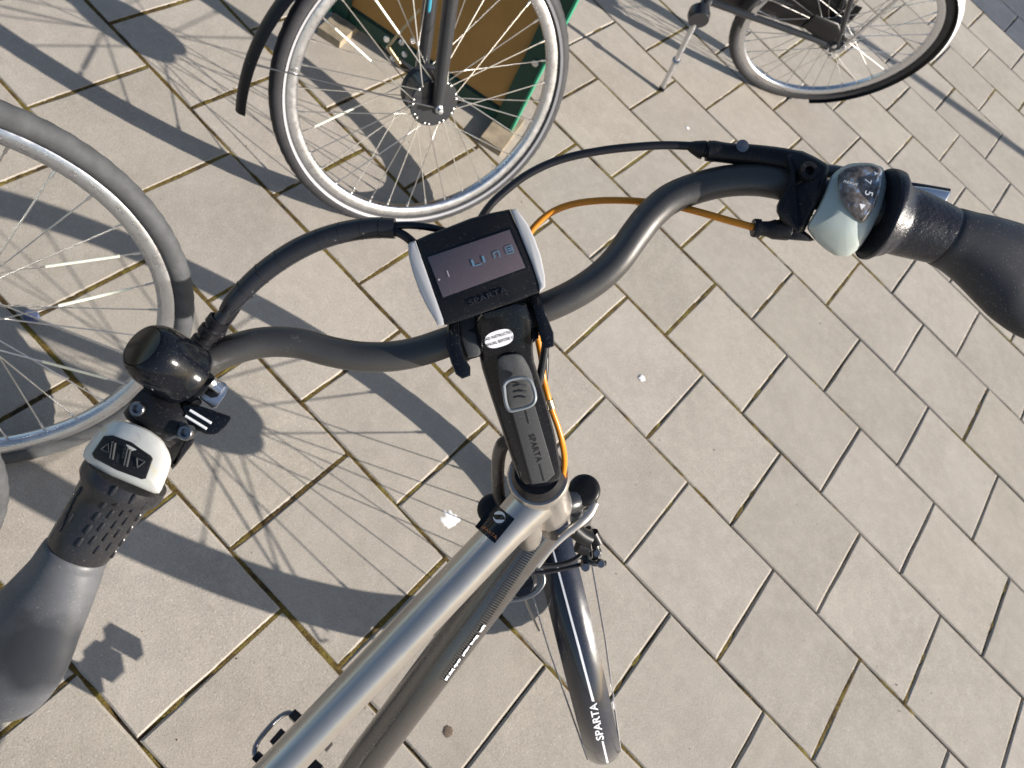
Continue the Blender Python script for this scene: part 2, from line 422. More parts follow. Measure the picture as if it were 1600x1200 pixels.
def inview(x, y, mrg=25):
    p = pix((x, y, 0)); return p[2] > 0.1 and -mrg < p[0] < 1600 + mrg and -mrg < p[1] < 1200 + mrg
cells = []
for k in range(-30, 40):
    for j in range(-30, 31):
        u0 = 2 * j + ((k + 1) % 2)
        cells.append(((u0 + 1) * 0.15, (k + 0.5) * 0.3, k))
for x, y, k in cells:
    vis = inview(x, y) or any(inview(x + a * 0.15, y + b * 0.15, 0) for a in (-1, 1) for b in (-1, 1))
    blue = k >= V_END
    rz = rnd.choice((0, PI / 2, PI, 3 * PI / 2)) ; dz = rnd.uniform(-0.0010, 0.0008)
    tx, ty = rnd.uniform(-0.0035, 0.0035), rnd.uniform(-0.0035, 0.0035)
    jx, jy, jr = rnd.uniform(-0.0007, 0.0007), rnd.uniform(-0.0007, 0.0007), rnd.uniform(-0.004, 0.004)
    if vis:
        o = bpy.data.objects.new('paver', rnd.choice(vblue if blue else vmesh)); C.objects.link(o); o.parent = pavement
        o.location = (x + jx, y + jy, dz); o.rotation_euler = (tx, ty, rz + jr); count += 1
    elif abs(x) < 8 and abs(y) < 10:
        V0, F0 = variants[rnd.randrange(8)]
        mtx = Matrix.Translation((x + jx, y + jy, dz)) @ Matrix.Rotation(rz + jr, 4, 'Z')
        tv, tf = (farb_v, farb_f) if blue else (far_v, far_f)
        b0 = len(tv); tv += [mtx @ Vector(v) for v in V0]; tf += [tuple(i + b0 for i in f) for f in F0]
print('pavers in view', count)
tag(obj('far_paving', (far_v, far_f), M['paver'], pavement, smooth=0), kind='stuff')
tag(obj('far_blue_paving', (farb_v, farb_f), M['paver_blue'], pavement, smooth=0), kind='stuff')

def moss():
    V, Fc = [], []
    def mossy(x, y):
        side = max(0.0, min(1.0, (0.35 - x) / 1.0))
        top = max(0.0, min(1.0, (1.6 - y) / 1.5))
        n_ = noise.noise(Vector((x * 3.1, y * 3.1, 5))) * 0.5 + noise.noise(Vector((x * 17, y * 17, 1))) * 0.35
        return n_ * 1.25 + 0.62 * side * (0.45 + 0.55 * top) - 0.03
    def strip(ax, a0, a1, c):
        n = max(2, int((a1 - a0) / 0.005)); base = None
        for i in range(n + 1):
            s = a0 + (a1 - a0) * i / n
            x, y = (s, c) if ax == 0 else (c, s)
            mv = mossy(x, y)
            hgt = -0.0150 + max(0, min(1, mv * 2.2 + 0.40)) ** 0.7 * 0.0150 + noise.noise(Vector((x * 210, y * 210, 2))) * 0.0016
            wv = 0.0030 + max(0, min(1, mv * 1.6)) * 0.0036 + noise.noise(Vector((x * 120, y * 120, 9))) * 0.0024 + noise.noise(Vector((x * 31, y * 31, 4))) * 0.0026 * (0.4 + max(0, mv))
            for q in (-1, 0, 1):
                off = q * max(0.0022, wv); z = hgt if q == 0 else min(hgt, -0.0006) - 0.0012
                V.append((x, y + off, z) if ax == 0 else (x + off, y, z))
            if base is not None:
                b0 = len(V) - 6
                Fc.append((b0, b0 + 1, b0 + 4, b0 + 3)); Fc.append((b0 + 1, b0 + 2, b0 + 5, b0 + 4))
            base = 1
    for k in range(-10, 14):
        for j in range(-20, 16):
            x0, x1, y = j * 0.15, (j + 1) * 0.15, k * 0.3
            if inview(x0, y, 10) or inview(x1, y, 10): strip(0, x0, x1, y)
            if (j - (k + 1)) % 2 == 0 and (inview(x0, y, 10) or inview(x0, y + 0.3, 10)): strip(1, y, y + 0.3, x0)
    return V, Fc
tag(obj('joint_moss', moss(), M['moss'], pavement, smooth=60), kind='stuff')

def grit():
    rr = random.Random(11); V, Fc = [], []
    for _ in range(1500):
        x, y = rr.uniform(-2, 1.3), rr.uniform(-1.7, 3)
        if not inview(x, y, 5): continue
        if rr.random() < 0.5:                     # gather along the joints
            if rr.random() < .5: y = round(y / .3) * .3 + rr.gauss(0, .008)
            else: x = round(x / .15) * .15 + rr.gauss(0, .008)
        r = rr.choice((0.0007, 0.0009, 0.0012, 0.0018)) * rr.uniform(.7, 1.2); b = len(V); a0 = rr.uniform(0, 6)
        for k in range(5): V.append((x + r * rr.uniform(.7, 1.3) * math.cos(a0 + k * 1.257), y + r * rr.uniform(.7, 1.3) * math.sin(a0 + k * 1.257), 0.0002))
        V.append((x, y, r * rr.uniform(.6, 1.1)))
        Fc += [(b + k, b + (k + 1) % 5, b + 5) for k in range(5)]
    return V, Fc
M['grit'] = mat('grit', (0.16, 0.13, 0.09), 0.9, var=1.4, vscale=25)
tag(obj('loose_grit', grit(), M['grit'], pavement, smooth=0), kind='stuff')
def splat(name, x, y, r, mt, seed, lab, cat, arms=9, hgt=0.0009, grow=0.6):
    rr = random.Random(seed); c = G(x, y); V = [(c.x, c.y, hgt + 0.0012)]; n = arms * 4; Fc = []
    for ring in (0.35, 0.75, 1.0):
        for i in range(n):
            th = 2 * PI * i / n
            k = r * ring * (1 + 0.45 * grow * noise.noise(Vector((math.cos(th) * 2, math.sin(th) * 2, seed))) + 0.22 * noise.noise(Vector((math.cos(th) * 4, math.sin(th) * 4, seed + 3))))
            V.append((c.x + k * math.cos(th), c.y + k * math.sin(th), 0.0012 + (hgt * rr.uniform(0.4, 1) if ring < 1 else -0.0004)))
    Fc += [(0, 1 + i, 1 + (i + 1) % n) for i in range(n)]
    for q in range(2):
        for i in range(n): Fc.append((1 + q * n + i, 1 + q * n + (i + 1) % n, 1 + (q + 1) * n + (i + 1) % n, 1 + (q + 1) * n + i))
    return tag(obj(name, (V, Fc), mt, org=c), lab, cat)
splat('bird_dropping', 702, 812, 0.018, M['dropping'], 1, 'large white splat on the paving just left of the silver bicycle frame', 'bird dropping', grow=1.3)
splat('bird_dropping', 1003, 591, 0.0095, M['dropping'], 2, 'small white splat on the paving right of the black stem', 'bird dropping', grow=0.9)
splat('bird_dropping', 1074, 200, 0.0075, M['dropping'], 5, 'tiny white splat on the paving above the black brake cable', 'bird dropping', grow=0.5)
capp = G(50, 497)
tag(obj('bottle_cap', lathe([(0.0125, 0.0), (0.0140, 0.001), (0.0135, 0.010), (0.0120, 0.012), (0.0005, 0.0125)], capp + Vector((0, 0, 0.001)), (0, 0, 1), 20), M['bluecap'], org=capp), 'small blue-grey plastic cap lying in a paving joint inside the left wheel', 'bottle cap')
splat('dirt_spot', 700, 1143, 0.010, M['stain'], 4, 'small dark brown dirt spot on the paving below the silver tubes', 'stain', hgt=0.0004)

# ------------------------------------------------------------------ wheels
def torus(R0, rx, rz, nu=160, nv=14, tread=0.0, zoff=0.0):
    V, Fc = [], []
    for i in range(nu):
        a = 2 * PI * i / nu
        for k in range(nv):
            b = 2 * PI * k / nv; c, s = math.cos(b), math.sin(b)
            e = 0
            if tread and c > 0.15:
                e = tread * (1 if ((i + int(abs(k if k <= nv / 2 else nv - k) * 1.5)) % 4) < 2 else 0)
            r = R0 + (rx + e) * c
            V.append((r * math.cos(a), r * math.sin(a), zoff + (rz + e) * s))
    for i in range(nu):
        for k in range(nv):
            i2, k2 = (i + 1) % nu, (k + 1) % nv
            Fc.append((i * nv + k, i2 * nv + k, i2 * nv + k2, i * nv + k2))
    return V, Fc
def ringprof(prof, nu=128):
    """closed (r, z) profile turned round the local z axis"""
    V, Fc, n = [], [], len(prof)
    for i in range(nu):
        a = 2 * PI * i / nu
        for r, z in prof: V.append((r * math.cos(a), r * math.sin(a), z))
    for i in range(nu):
        for k in range(n):
            i2, k2 = (i + 1) % nu, (k + 1) % n
            Fc.append((i * n + k, i2 * n + k, i2 * n + k2, i * n + k2))
    return V, Fc
RIM = [(0.297, -0.0115), (0.311, -0.0118), (0.314, -0.0105), (0.314, 0.0105), (0.311, 0.0118), (0.297, 0.0115), (0.291, 0.0085), (0.289, 0.004), (0.289, -0.004), (0.291, -0.0085)]
wheel_cache = {}
def cached(key, fn, mt):
    if key not in wheel_cache:
        me = bpy.data.meshes.new(key[0]); vf = fn(); me.from_pydata([tuple(v) for v in vf[0]], [], vf[1])
        for p in me.polygons: p.use_smooth = True
        bm = bmesh.new(); bm.from_mesh(me); bmesh.ops.recalc_face_normals(bm, faces=bm.faces); bm.to_mesh(me); bm.free()
        me.set_sharp_from_angle(angle=math.radians(42)); me.materials.append(mt); wheel_cache[key] = me
    return wheel_cache[key]
def link(name, me, parent, mtx=None):
    o = bpy.data.objects.new(name, me); C.objects.link(o); o.parent = parent
    if mtx is not None: o.matrix_local = mtx
    return o
def make_wheel(root, centre, h, u, nspokes=32, tyre='tyre', hub_r=0.022, hub_w=0.032, phase=0.0, reflect=(), stripe=False, rim='alu', tr=0.0185, flange=None, seed=0):
    h, u = Vector(h).normalized(), Vector(u).normalized(); n = h.cross(u)
    Mx = Matrix((h, u, n)).transposed().to_4x4(); Mx.translation = Vector(centre) - origin(root)
    wh = link('wheel', cached(('rim', rim), lambda: ringprof(RIM), M[rim]), root, Mx)
    link('tyre', cached(('tyre', tyre, tr), lambda: torus(0.345 - tr, tr, tr, 320, 16, 0.0007), M[tyre]), wh)
    if stripe:
        prof = [(0.3175, 0.0157), (0.3225, 0.0188), (0.3225, 0.0194), (0.3170, 0.0164)]
        link('reflective_band', cached(('reflective_band',), lambda: ringprof(prof), M['stripe']), wh)
        link('reflective_band', cached(('reflective_band', 2), lambda: ringprof([(r, -z) for r, z in prof]), M['stripe']), wh)
    fr = flange or hub_r + 0.004
    prof = [(0.006, -hub_w - 0.022), (0.011, -hub_w - 0.020), (0.013, -hub_w - 0.004), (hub_r * 0.7, -hub_w - 0.004), (fr - 0.002, -hub_w - 0.003), (fr, -hub_w), (fr - 0.003, -hub_w + 0.004), (hub_r, -hub_w + 0.007),
            (hub_r, hub_w - 0.007), (fr - 0.003, hub_w - 0.004), (fr, hub_w), (fr - 0.002, hub_w + 0.003), (hub_r * 0.7, hub_w + 0.004), (0.013, hub_w + 0.004), (0.011, hub_w + 0.020), (0.006, hub_w + 0.022)]
    link('hub', cached(('hub', hub_r, hub_w, fr), lambda: lathe(prof, (0, 0, 0), (0, 0, 1), 40), M['darkmetal']), wh)
    half = nspokes // 2; step = 2 * PI / half
    for i in range(nspokes):
        side = 1 if i % 2 else -1; kk = i // 2; lead = 1 if kk % 2 else -1
        ang_r = (kk + 0.25 * side) * step
        key = ('spoke', side, lead, fr, nspokes)
        da = lead * (0.9 if fr < 0.05 else 0.42)
        def geo(side=side, da=da):
            A = Vector((fr * 0.9 * math.cos(da), fr * 0.9 * math.sin(da), side * (hub_w + 0.003))); B = Vector((0.289, 0, side * 0.002))
            nip = B + (A - B).normalized() * 0.013
            t1 = sweep([A, B], 0.00125, 6); t2 = sweep([B + (B - A).normalized() * 0.002, nip], 0.0024, 6)
            t3 = lathe([(0.0001, -0.0005), (0.0026, 0), (0.0026, 0.0015), (0.0001, 0.0025)], A, (0, 0, side), 8)
            return join(t1, t2, t3)
        link('spoke', cached(key, geo, M['steel']), wh, Matrix.Rotation(ang_r + phase, 4, 'Z'))
        if i in reflect:
            def geo2(side=side, da=da):
                A = Vector((fr * 0.9 * math.cos(da), fr * 0.9 * math.sin(da), side * (hub_w + 0.003))); B = Vector((0.289, 0, side * 0.002))
                return sweep([B + (A - B) * 0.12, B + (A - B) * 0.50], 0.0023, 8)
            link('spoke_reflector', cached(('spoke_reflector', side, lead, fr), geo2, M['yellow']), wh, Matrix.Rotation(ang_r + phase, 4, 'Z'))
    nv = cached(('valve',), lambda: lathe([(0.003, 0.25), (0.003, 0.275), (0.0045, 0.276), (0.0045, 0.291)], (0, 0, 0), (1, 0, 0), 10), M['bolt'])
    link('valve', nv, wh, Matrix.Rotation(phase + step * 0.5 + 2.0, 4, 'Z'))
    return wh
def mudguard(centre, h, u, a0, a1, R0=0.362, wd=0.027, sag=0.013, thick=0.0012, flare=None, steps=40):
    """curved mudguard; angles from +h towards +u"""
    h, u = Vector(h).normalized(), Vector(u).normalized(); n = h.cross(u); c = Vector(centre); V, Fc = [], []; m_ = 10
    for i in range(steps + 1):
        a = a0 + (a1 - a0) * i / steps; rad = (h * math.cos(a) + u * math.sin(a))
        R_ = R0 + (flare(i / steps) if flare else 0)
        wloc = wd
        for s in range(2):
            for k in range(m_ + 1):
                b = -1 + 2 * k / m_
                V.append(c + rad * (R_ - sag * abs(b) ** 2.2 - s * thick) + n * (wloc * b * (1 - 0.03 * s)))
    row = 2 * (m_ + 1)
    for i in range(steps):
        for k in range(m_):
            a = i * row + k; Fc.append((a, a + 1, a + row + 1, a + row)); b = a + m_ + 1; Fc.append((b, b + row, b + row + 1, b + 1))
        for e in (0, m_):
            a = i * row + e; Fc.append((a, a + row, a + row + m_ + 1, a + m_ + 1))
    for i in (0, steps):
        for k in range(m_): a = i * row + k; Fc.append((a, a + 1, a + m_ + 2, a + m_ + 1))
    return V, Fc

# ------------------------------------------------------------------ the silver bicycle in front
HD = Vector((-0.826, 0.564, 0)).normalized(); UP = Vector((-0.254, -0.372, 0.893)); UP = (UP - HD * UP.dot(HD)).normalized()
NL = HD.cross(UP) * -1                                     # to the rider's left
if NL.x > 0: NL = -NL
WC = Vector((-0.060, -0.846, 0.308))
def S(a, b, c=0.0): return WC + HD * a + UP * b + NL * c
bike = empty('silver_bicycle', G(873, 880))
tag(bike, 'silver bicycle in the foreground, black swept handlebar turned left, display on its stem', 'bicycle')

# frame
H0 = P(841, 744, 0.596); H1 = H0 - UP * 0.125
T0 = P(838, 778, 0.632); T1 = P(440, 1196, 0.605); TR = 0.0168
D0 = P(846, 822, 0.700); D1 = P(566, 1195, 0.770); DR = 0.0205
tdir = (T1 - T0).normalized(); ddir = (D1 - D0).normalized()
print('top tube dir', tdir, 'down tube dir', ddir)
T2 = T0 + tdir * 0.56; D2 = D0 + ddir * 0.74 + Vector((0, 0.13, 0))
obj('head_tube', join(lathe([(0.0245, -0.001), (0.0262, 0.002), (0.0262, 0.006), (0.0245, 0.012), (0.0235, 0.03), (0.0235, 0.095), (0.0262, 0.108), (0.0268, 0.122), (0.025, 0.125)], H0, -UP, 40)), M['frame'], bike)
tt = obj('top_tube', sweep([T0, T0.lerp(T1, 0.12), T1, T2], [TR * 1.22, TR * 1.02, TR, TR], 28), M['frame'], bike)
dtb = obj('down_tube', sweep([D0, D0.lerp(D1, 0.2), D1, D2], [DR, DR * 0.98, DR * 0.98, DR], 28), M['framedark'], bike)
obj('seat_tube', sweep([D2, D2 + (T2 - D2) * 1.0, T2 + (T2 - D2).normalized() * 0.12], [0.018, 0.017, 0.0165], 20), M['frame'], bike)
obj('tube_gusset', sweep([T0 + tdir * 0.012 - UP * 0.004, D0 + ddir * 0.02 + UP * 0.01], [0.012, 0.013], 16), M['frame'], bike)
def ont(x, y):
    r_ = TR
    for _ in range(3):
        p = oncyl(x, y, T0, T1, r_ + 0.0004); k = (p - T0).dot(tdir) / (T1 - T0).length
        r_ = TR * (1.22 - 0.20 * max(0, k) / 0.12) if k < 0.12 else TR * (1.02 - 0.02 * (k - .12) / .88)
    return p
def ond(x, y): return oncyl(x, y, D0, D1, DR + 0.0002)
bd = obj('badge', patch([(772, 785), (804, 811), (773, 849), (742, 823)], ont, 8), M['gloss'], tt)
def swirl(cx, cy, r, rot, mp, lift=0.0003):
    out = []
    for s in (0, PI):
        V, n = [], 12
        for k in range(n + 1):
            t = k / n; a = rot + s + t * 2.7; q = r * (0.92 - 0.50 * math.sin(PI * t ** 0.7))
            for rad in (r, q):
                p = mp(cx + rad * math.cos(a), cy + rad * math.sin(a)); V.append(p + (CAM - p).normalized() * lift)
        out.append((V, [(2 * k, 2 * k + 1, 2 * k + 3, 2 * k + 2) for k in range(n)]))
    return join(*out)
obj('emblem', swirl(780, 808, 9.5, 0.5, ont, 0.0012), M['white'], tt, smooth=0)
obj('lettering', glyphs('SPARTA', 764, 831, 5.5, math.radians(38), ont, wide=1.15), M['orangeprint'], tt, smooth=0).location = (CAM - T0).normalized() * 0.0005
# ticks and a torn white strip along the right side of the down tube
tv = []
for i in range(64):
    t = i / 63; x, y = 846 - 150 * t, 842 + 222 * t
    e = Vector((0.83, 0.56)); a = Vector((x, y)) - e * (9 - 4.0 * t) + Vector((-4, 0)); b = Vector((x, y)) + e * 4
    q = 0.9
    tv.append(flatpoly([(a.x, a.y - q), (b.x, b.y - q), (b.x, b.y + q), (a.x, a.y + q)], ond, 0.0004))
tag(obj('tick_marks', join(*tv), M['ink'], dtb, smooth=0), kind='stuff')
rr = random.Random(5); pl, pr = [], []
for i in range(40):
    t = i / 39; x, y = 757 - 62 * t, 977 + 86 * t
    pl.append((x - rr.uniform(0.2, 1.6), y - rr.uniform(0, 1))); pr.append((x + rr.uniform(0.6, 3.4), y + rr.uniform(0, 1.6)))
V_, F_ = [], []
for a, b in zip(pl, pr): V_ += [ond(*a), ond(*b)]
F_ = [(2 * i, 2 * i + 1, 2 * i + 3, 2 * i + 2) for i in range(39) if i not in (5, 6, 14, 22, 23, 30, 35)]
obj('torn_strip', (V_, F_), M['white'], dtb, smooth=0).location = (CAM - D1).normalized() * 0.001
# wire guide under the top tube

# steering
obj('headset_ring', lathe([(0.020, -0.003), (0.0215, 0.0), (0.0222, 0.006), (0.0210, 0.010), (0.0185, 0.016)], H0 - UP * 0.001, UP, 36), M['plastic'], bike)
CR = H0 - UP * 0.150
for s, px_, py_ in ((1, 770, 795), (-1, 913, 765)):
    top = P(px_, py_, 0.722)
    axl = S(0, 0, 0.052 * s)
    dv = (axl - top).normalized()
    lg = obj('fork_leg', sweep([top + dv * 0.02, top + dv * 0.10, top + dv * 0.11, axl], [0.0125, 0.0125, 0.0165, 0.0150], 20), M['darkmetal'], bike)
    obj('fork_crown', sweep(catmull([CR + UP * 0.02, CR + NL * 0.026 * s + UP * 0.012, top + dv * 0.030], 5), 0.0125, 16), M['darkmetal'], bike)
    obj('leg_cap', lathe([(0.0140, 0.018), (0.0158, 0.014), (0.0163, 0.004), (0.0156, 0.0012), (0.0140, -0.0006), (0.0100, -0.0016), (0.001, -0.0020)], top, dv, 30), M['plastic'], lg)
    obj('rubber_boot', lathe([(0.0130, 0.022), (0.0152, 0.026), (0.0130, 0.031), (0.0152, 0.036), (0.0130, 0.041), (0.0152, 0.046), (0.0130, 0.051), (0.0152, 0.056), (0.0135, 0.06)], top, dv, 24), M['plastic'], lg)
make_wheel(bike, WC, HD, UP, 28, hub_r=0.060, hub_w=0.030, flange=0.064, tyre='tyre', phase=0.11)
def fl(t): return 0.0
mg = obj('mudguard', mudguard(WC, HD, UP, math.radians(55), math.radians(203), R0=0.365, wd=0.0252, sag=0.012, flare=fl), M['fender'], bike)
def onfender(x, y):
    """sight line on to the mudguard's outer face"""
    r_ = ray(x, y); best = None
    k = 0.62
    while k < 1.35:
        p = CAM + r_ * k; q = p - WC; a, b, c = q.dot(HD), q.dot(UP), q.dot(NL)
        rad = math.hypot(a, b); lim = 0.367 - 0.013 * min(1, abs(c) / 0.0275) ** 2.2
        ang = math.degrees(math.atan2(b, a)) % 360
        lim -= 0.002
        if rad < lim + 0.0006 and abs(c) < 0.03: return p
        k += 0.0006
    return CAM + r_ * 1.1
obj('pin_stripe', patch([(862, 858), (865, 858), (929, 1096), (925, 1096)], onfender, 14), M['white'], mg, smooth=60)
obj('pin_stripe', patch([(940, 1158), (943, 1158), (951, 1192), (948, 1192)], onfender, 4), M['white'], mg, smooth=60)
obj('lettering', glyphs('SPARTA', 933, 1128, 12, math.radians(-101.5), onfender, wide=1.0, bold=0.02), M['white'], mg, smooth=0)
for s in (1, -1):
    a = S(0.0, 0.01, 0.062 * s); e = S(-0.366, -0.095, 0.029 * s)
    st = obj('mudguard_stay', sweep([a, a.lerp(e, .5) + NL * 0.004 * s, e, S(-0.368, -0.100, 0.012 * s)], 0.0016, 8), M['bolt'], bike)
    e2 = P(820 if s > 0 else 926, 925 if s > 0 else 872, 0.86)
obj('crown_highlight', ptube([(838, 884, .715), (858, 858, .712), (884, 834, .712), (908, 816, .714), (922, 802, .718), (930, 786, .722)], 0.0042, seg=14, flat=0.5), M['frame'], bike)  # thin bright strip standing in for the edge highlight on the crown arm
obj('brake_boot', join(ptube([(896, 826, .745), (908, 836, .750), (920, 842, .755)], 0.0085), ptube([(902, 852, .765), (918, 858, .768)], 0.0075), ptube([(926, 832, .76), (934, 848, .765)], 0.0062)), M['plastic'], bike)
# rim brake with its wires
bk = obj('rim_brake', join(
    ptube([(900, 815, .76), (912, 842, .775), (918, 868, .785), (912, 885, .79)], 0.0052),
    ptube([(918, 826, .77), (930, 850, .78), (932, 872, .78)], 0.0042),
    ptube([(905, 868, .78), (925, 880, .78), (946, 880, .785)], 0.0030)), M['darkmetal'], bike)
for x, y, r_, d_ in ((921, 838, .0048, .765), (931, 862, .0042, .770), (938, 879, .0045, .775), (914, 884, .005, .778), (905, 826, .0055, .757)):
    obj('brake_bolt', lathe([(r_, 0), (r_, -0.006), (r_ * .8, -0.0075), (0.0005, -0.0075)], P(x, y, d_), FW, 12), M['bolt'], bk)
obj('brake_cable', ptube([(820, 868, .73), (846, 850, .725), (875, 838, .73), (905, 829, .745), (925, 832, .76)], 0.0026), M['cable'], bike)
obj('brake_cable', ptube([(836, 884, .76), (860, 884, .765), (890, 878, .77), (908, 866, .775), (913, 855, .78), (900, 850, .785)], 0.0028), M['cable'], bike)
obj('brake_cable', ptube([(824, 896, .78), (860, 893, .785), (900, 884, .79), (930, 873, .79), (937, 862, .79), (930, 852, .79)], 0.0023), M['cable'], bike)
obj('light_bracket', ptube([(786, 937, .83), (812, 936, .83), (836, 927, .83), (849, 910, .83), (846, 893, .83), (836, 880, .83)], 0.0028), M['bolt'], bike)
obj('light_cable', ptube([(815, 900, .86), (818, 925, .87), (826, 950, .9), (842, 985, .96)], 0.0016), M['bolt'], bike)
obj('front_lamp', join(lathe([(0.001, -0.012), (0.016, -0.010), (0.021, -0.002), (0.022, 0.012), (0.018, 0.022), (0.001, 0.026)], P(812, 908, 0.86), FW, 24)), M['gloss'], bike)
obj('gear_hose', ptube([(800, 688, .60), (786, 694, .61), (779, 716, .64), (778, 748, .68), (782, 782, .71), (800, 812, .74)], 0.0062), M['cable'], bike)

# stem
def dst(x, y): return 1 / (2.058 - 0.00144 * (y - 540))
stem = obj('stem', plate([(740, 492), (820, 468), (832, 506), (833, 560), (842, 588), (855, 633), (868, 682), (877, 736), (875, 748), (860, 758), (836, 764), (816, 758), (802, 726), (787, 680), (766, 617), (750, 566)], dst, 0.030, bev=0.0045, rnd=1), M['gloss'], bike)
def onst(x, y): return P(x, y, dst(x, y) - 0.0003)
obj('cover_strip', plate([(800, 645), (835, 632), (852, 690), (867, 741), (854, 753), (831, 757), (815, 700)], lambda x, y: dst(x, y) - 0.0018, 0.006, bev=0.001), M['matte'], stem)
def ons2(x, y): return P(x, y, dst(x, y) - 0.0020)
for a, b in (((821, 641), (826, 662)), ((843, 725), (850, 752))):
    obj('groove', flatpoly([(a[0] - .9, a[1]), (a[0] + .9, a[1]), (b[0] + .9, b[1]), (b[0] - .9, b[1])], ons2, 0.0002), M['ink'], stem, smooth=0)
obj('lettering', glyphs('SPARTA', 836.5, 700, 9.5, math.radians(73), ons2, ext=0.0002, wide=0.93, spacing=1.06), M['ink'], stem, smooth=0)
btn = obj('release_cover', plate([(775, 562), (785, 554), (806, 551), (817, 556), (829, 578), (836, 604), (834, 628), (815, 638), (796, 640), (787, 625), (780, 600)], lambda x, y: dst(x, y) - 0.0035 - 0.004 * max(0, 1 - abs(y - 600) / 45), 0.008, bev=0.003, dome=0.0015, rnd=1), M['matte'], stem)
obj('button_highlight', ptube([(787, 602, .4905), (795, 594, .490), (815, 590, .490), (827, 594, .490), (834, 608, .491), (836, 624, .492), (828, 634, .493), (808, 640, .494), (796, 641, .494), (790, 628, .493), (787, 602, .4905)], 0.0013, seg=8), M['rimglint'], btn)  # pale ring added as the highlight round the button
obj('release_button', plate([(787, 602), (795, 594), (815, 590), (826, 594), (834, 610), (836, 624), (828, 633), (808, 639), (796, 640), (790, 626)], lambda x, y: dst(x, y) - 0.0085, 0.008, bev=0.0022, rnd=1, dome=0.0006), M['matte'], stem)
for k in range(3):
    obj('grip_ridge', ptube([(801 + k * 0.5, 603 + k * 9, .496), (811, 601 + k * 9, .4955), (822, 603 + k * 9, .496)], 0.0008), M['matte'], btn)
stk = []
for k in range(28):
    a = 2 * PI * k / 28; c_, s_ = math.cos(a), math.sin(a)
    sx = math.copysign(abs(c_) ** 0.72, c_) * 23; sy = math.copysign(abs(s_) ** 0.9, s_) * 13
    an = math.radians(-17); stk.append((780 + sx * math.cos(an) - sy * math.sin(an), 529 + sx * math.sin(an) + sy * math.cos(an)))
st_ = obj('sticker', flatpoly(stk, onst, 0.0002), M['sticker'], stem, smooth=0)
obj('lettering', glyphs('READ INSTRUCTION', 778.5, 525, 4.4, math.radians(-17), onst, wide=0.95, bold=0.012), M['ink'], stem, smooth=0).location = (CAM - P(780, 529, .48)).normalized() * 0.0005
obj('lettering', glyphs('MANUAL BEFORE USE', 781.5, 533.5, 4.4, math.radians(-17), onst, wide=0.93, bold=0.012), M['ink'], stem, smooth=0).location = (CAM - P(780, 529, .48)).normalized() * 0.0005

# handlebar
BR = 0.0106
barpts = [(180, 760, .486), (215, 700, .486), (252, 645, .487), (285, 598, .488), (329, 561, .490), (381, 541, .493), (425, 534, .496), (470, 537, .498), (515, 549, .500), (562, 557, .502), (610, 557, .503), (655, 549, .503),
          (700, 534, .504), (745, 519, .505), (790, 505, .505), (830, 489, .505), (870, 473, .503), (905, 455, .501), (938, 432, .499), (965, 405, .497), (990, 370, .495), (1015, 338, .494), (1045, 312, .493), (1085, 295, .492), (1136, 283, .490), (1190, 282, .488), (1245, 293, .487), (1310, 312, .486), (1380, 332, .485)]
bar = obj('handlebar', ptube(barpts, BR, n=5, seg=28), M['satin'], bike)

# display
def dd(x, y): return 0.452
disp = obj('display', plate([(650, 375), (672, 365), (697, 356), (735, 341), (765, 333), (796, 327), (818, 378), (836, 424), (843, 446), (843, 457), (800, 473), (745, 492), (716, 502), (692, 509), (689, 500), (680, 470), (664, 420)], dd, 0.024, bev=0.0022, taper=0.97), M['plastic'], bike)
obj('side_trim', plate([(637.5, 383), (640, 379), (649, 376), (662, 412), (678, 458), (693, 499), (694, 508), (684, 509), (680, 501), (668, 481), (656, 457), (645, 426), (639, 403)], lambda x, y: dd(x, y) - 0.0004, 0.020, bev=0.0012), M['silver'], disp)
obj('side_trim', plate([(797, 327), (807, 327), (815, 337), (825, 351), (835, 372), (845, 400), (851, 430), (852, 448), (843, 456), (842, 445), (832, 414), (815, 372)], lambda x, y: dd(x, y) - 0.0004, 0.020, bev=0.0012), M['silver'], disp)
obj('bezel', plate([(664, 400), (798, 354), (825, 420), (690, 469)], lambda x, y: dd(x, y) - 0.0003, 0.003, bev=0.0004), M['gloss'], disp)
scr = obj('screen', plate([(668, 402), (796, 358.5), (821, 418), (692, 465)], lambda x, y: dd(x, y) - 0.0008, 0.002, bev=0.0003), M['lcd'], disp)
def onscr(x, y): return P(x, y, dd(x, y) - 0.0011)
def bars_px(L_): return join(*[flatpoly(q, onscr, 0.0001) for q in L_])
def seg(x0, y0, x1, y1, w_):
    d_ = Vector((x1 - x0, y1 - y0)).normalized(); n_ = Vector((-d_.y, d_.x)) * w_ / 2
    return [(x0 + n_.x, y0 + n_.y), (x1 + n_.x, y1 + n_.y), (x1 - n_.x, y1 - n_.y), (x0 - n_.x, y0 - n_.y)]
obj('screen_digit', bars_px([seg(737, 406, 741, 416, 3.6), seg(743, 415.5, 753, 412, 1.6), seg(754, 400, 757.5, 410, 3.6)]), M['seg'], disp, smooth=0)
obj('screen_digit', bars_px([seg(771, 395, 774, 404, 1.5), seg(771, 395, 779, 392, 1.5), seg(779, 392, 781.5, 401.5, 1.5)]), M['seg'], disp, smooth=0)
obj('battery_symbol', bars_px([seg(790, 386, 800, 383, 1.3), seg(790, 387, 793, 397, 1.3), seg(799.5, 384, 803, 394, 1.3), seg(793, 397, 803, 394, 1.3), seg(793, 389.5, 800, 387, 1.8), seg(794, 392.5, 801, 390, 1.8)]), M['seg'], disp, smooth=0)
obj('screen_digit', bars_px([seg(698.5, 423, 702, 432.5, 1.4), seg(685, 436, 687.2, 438, 2.6)]), M['segpale'], disp, smooth=0)
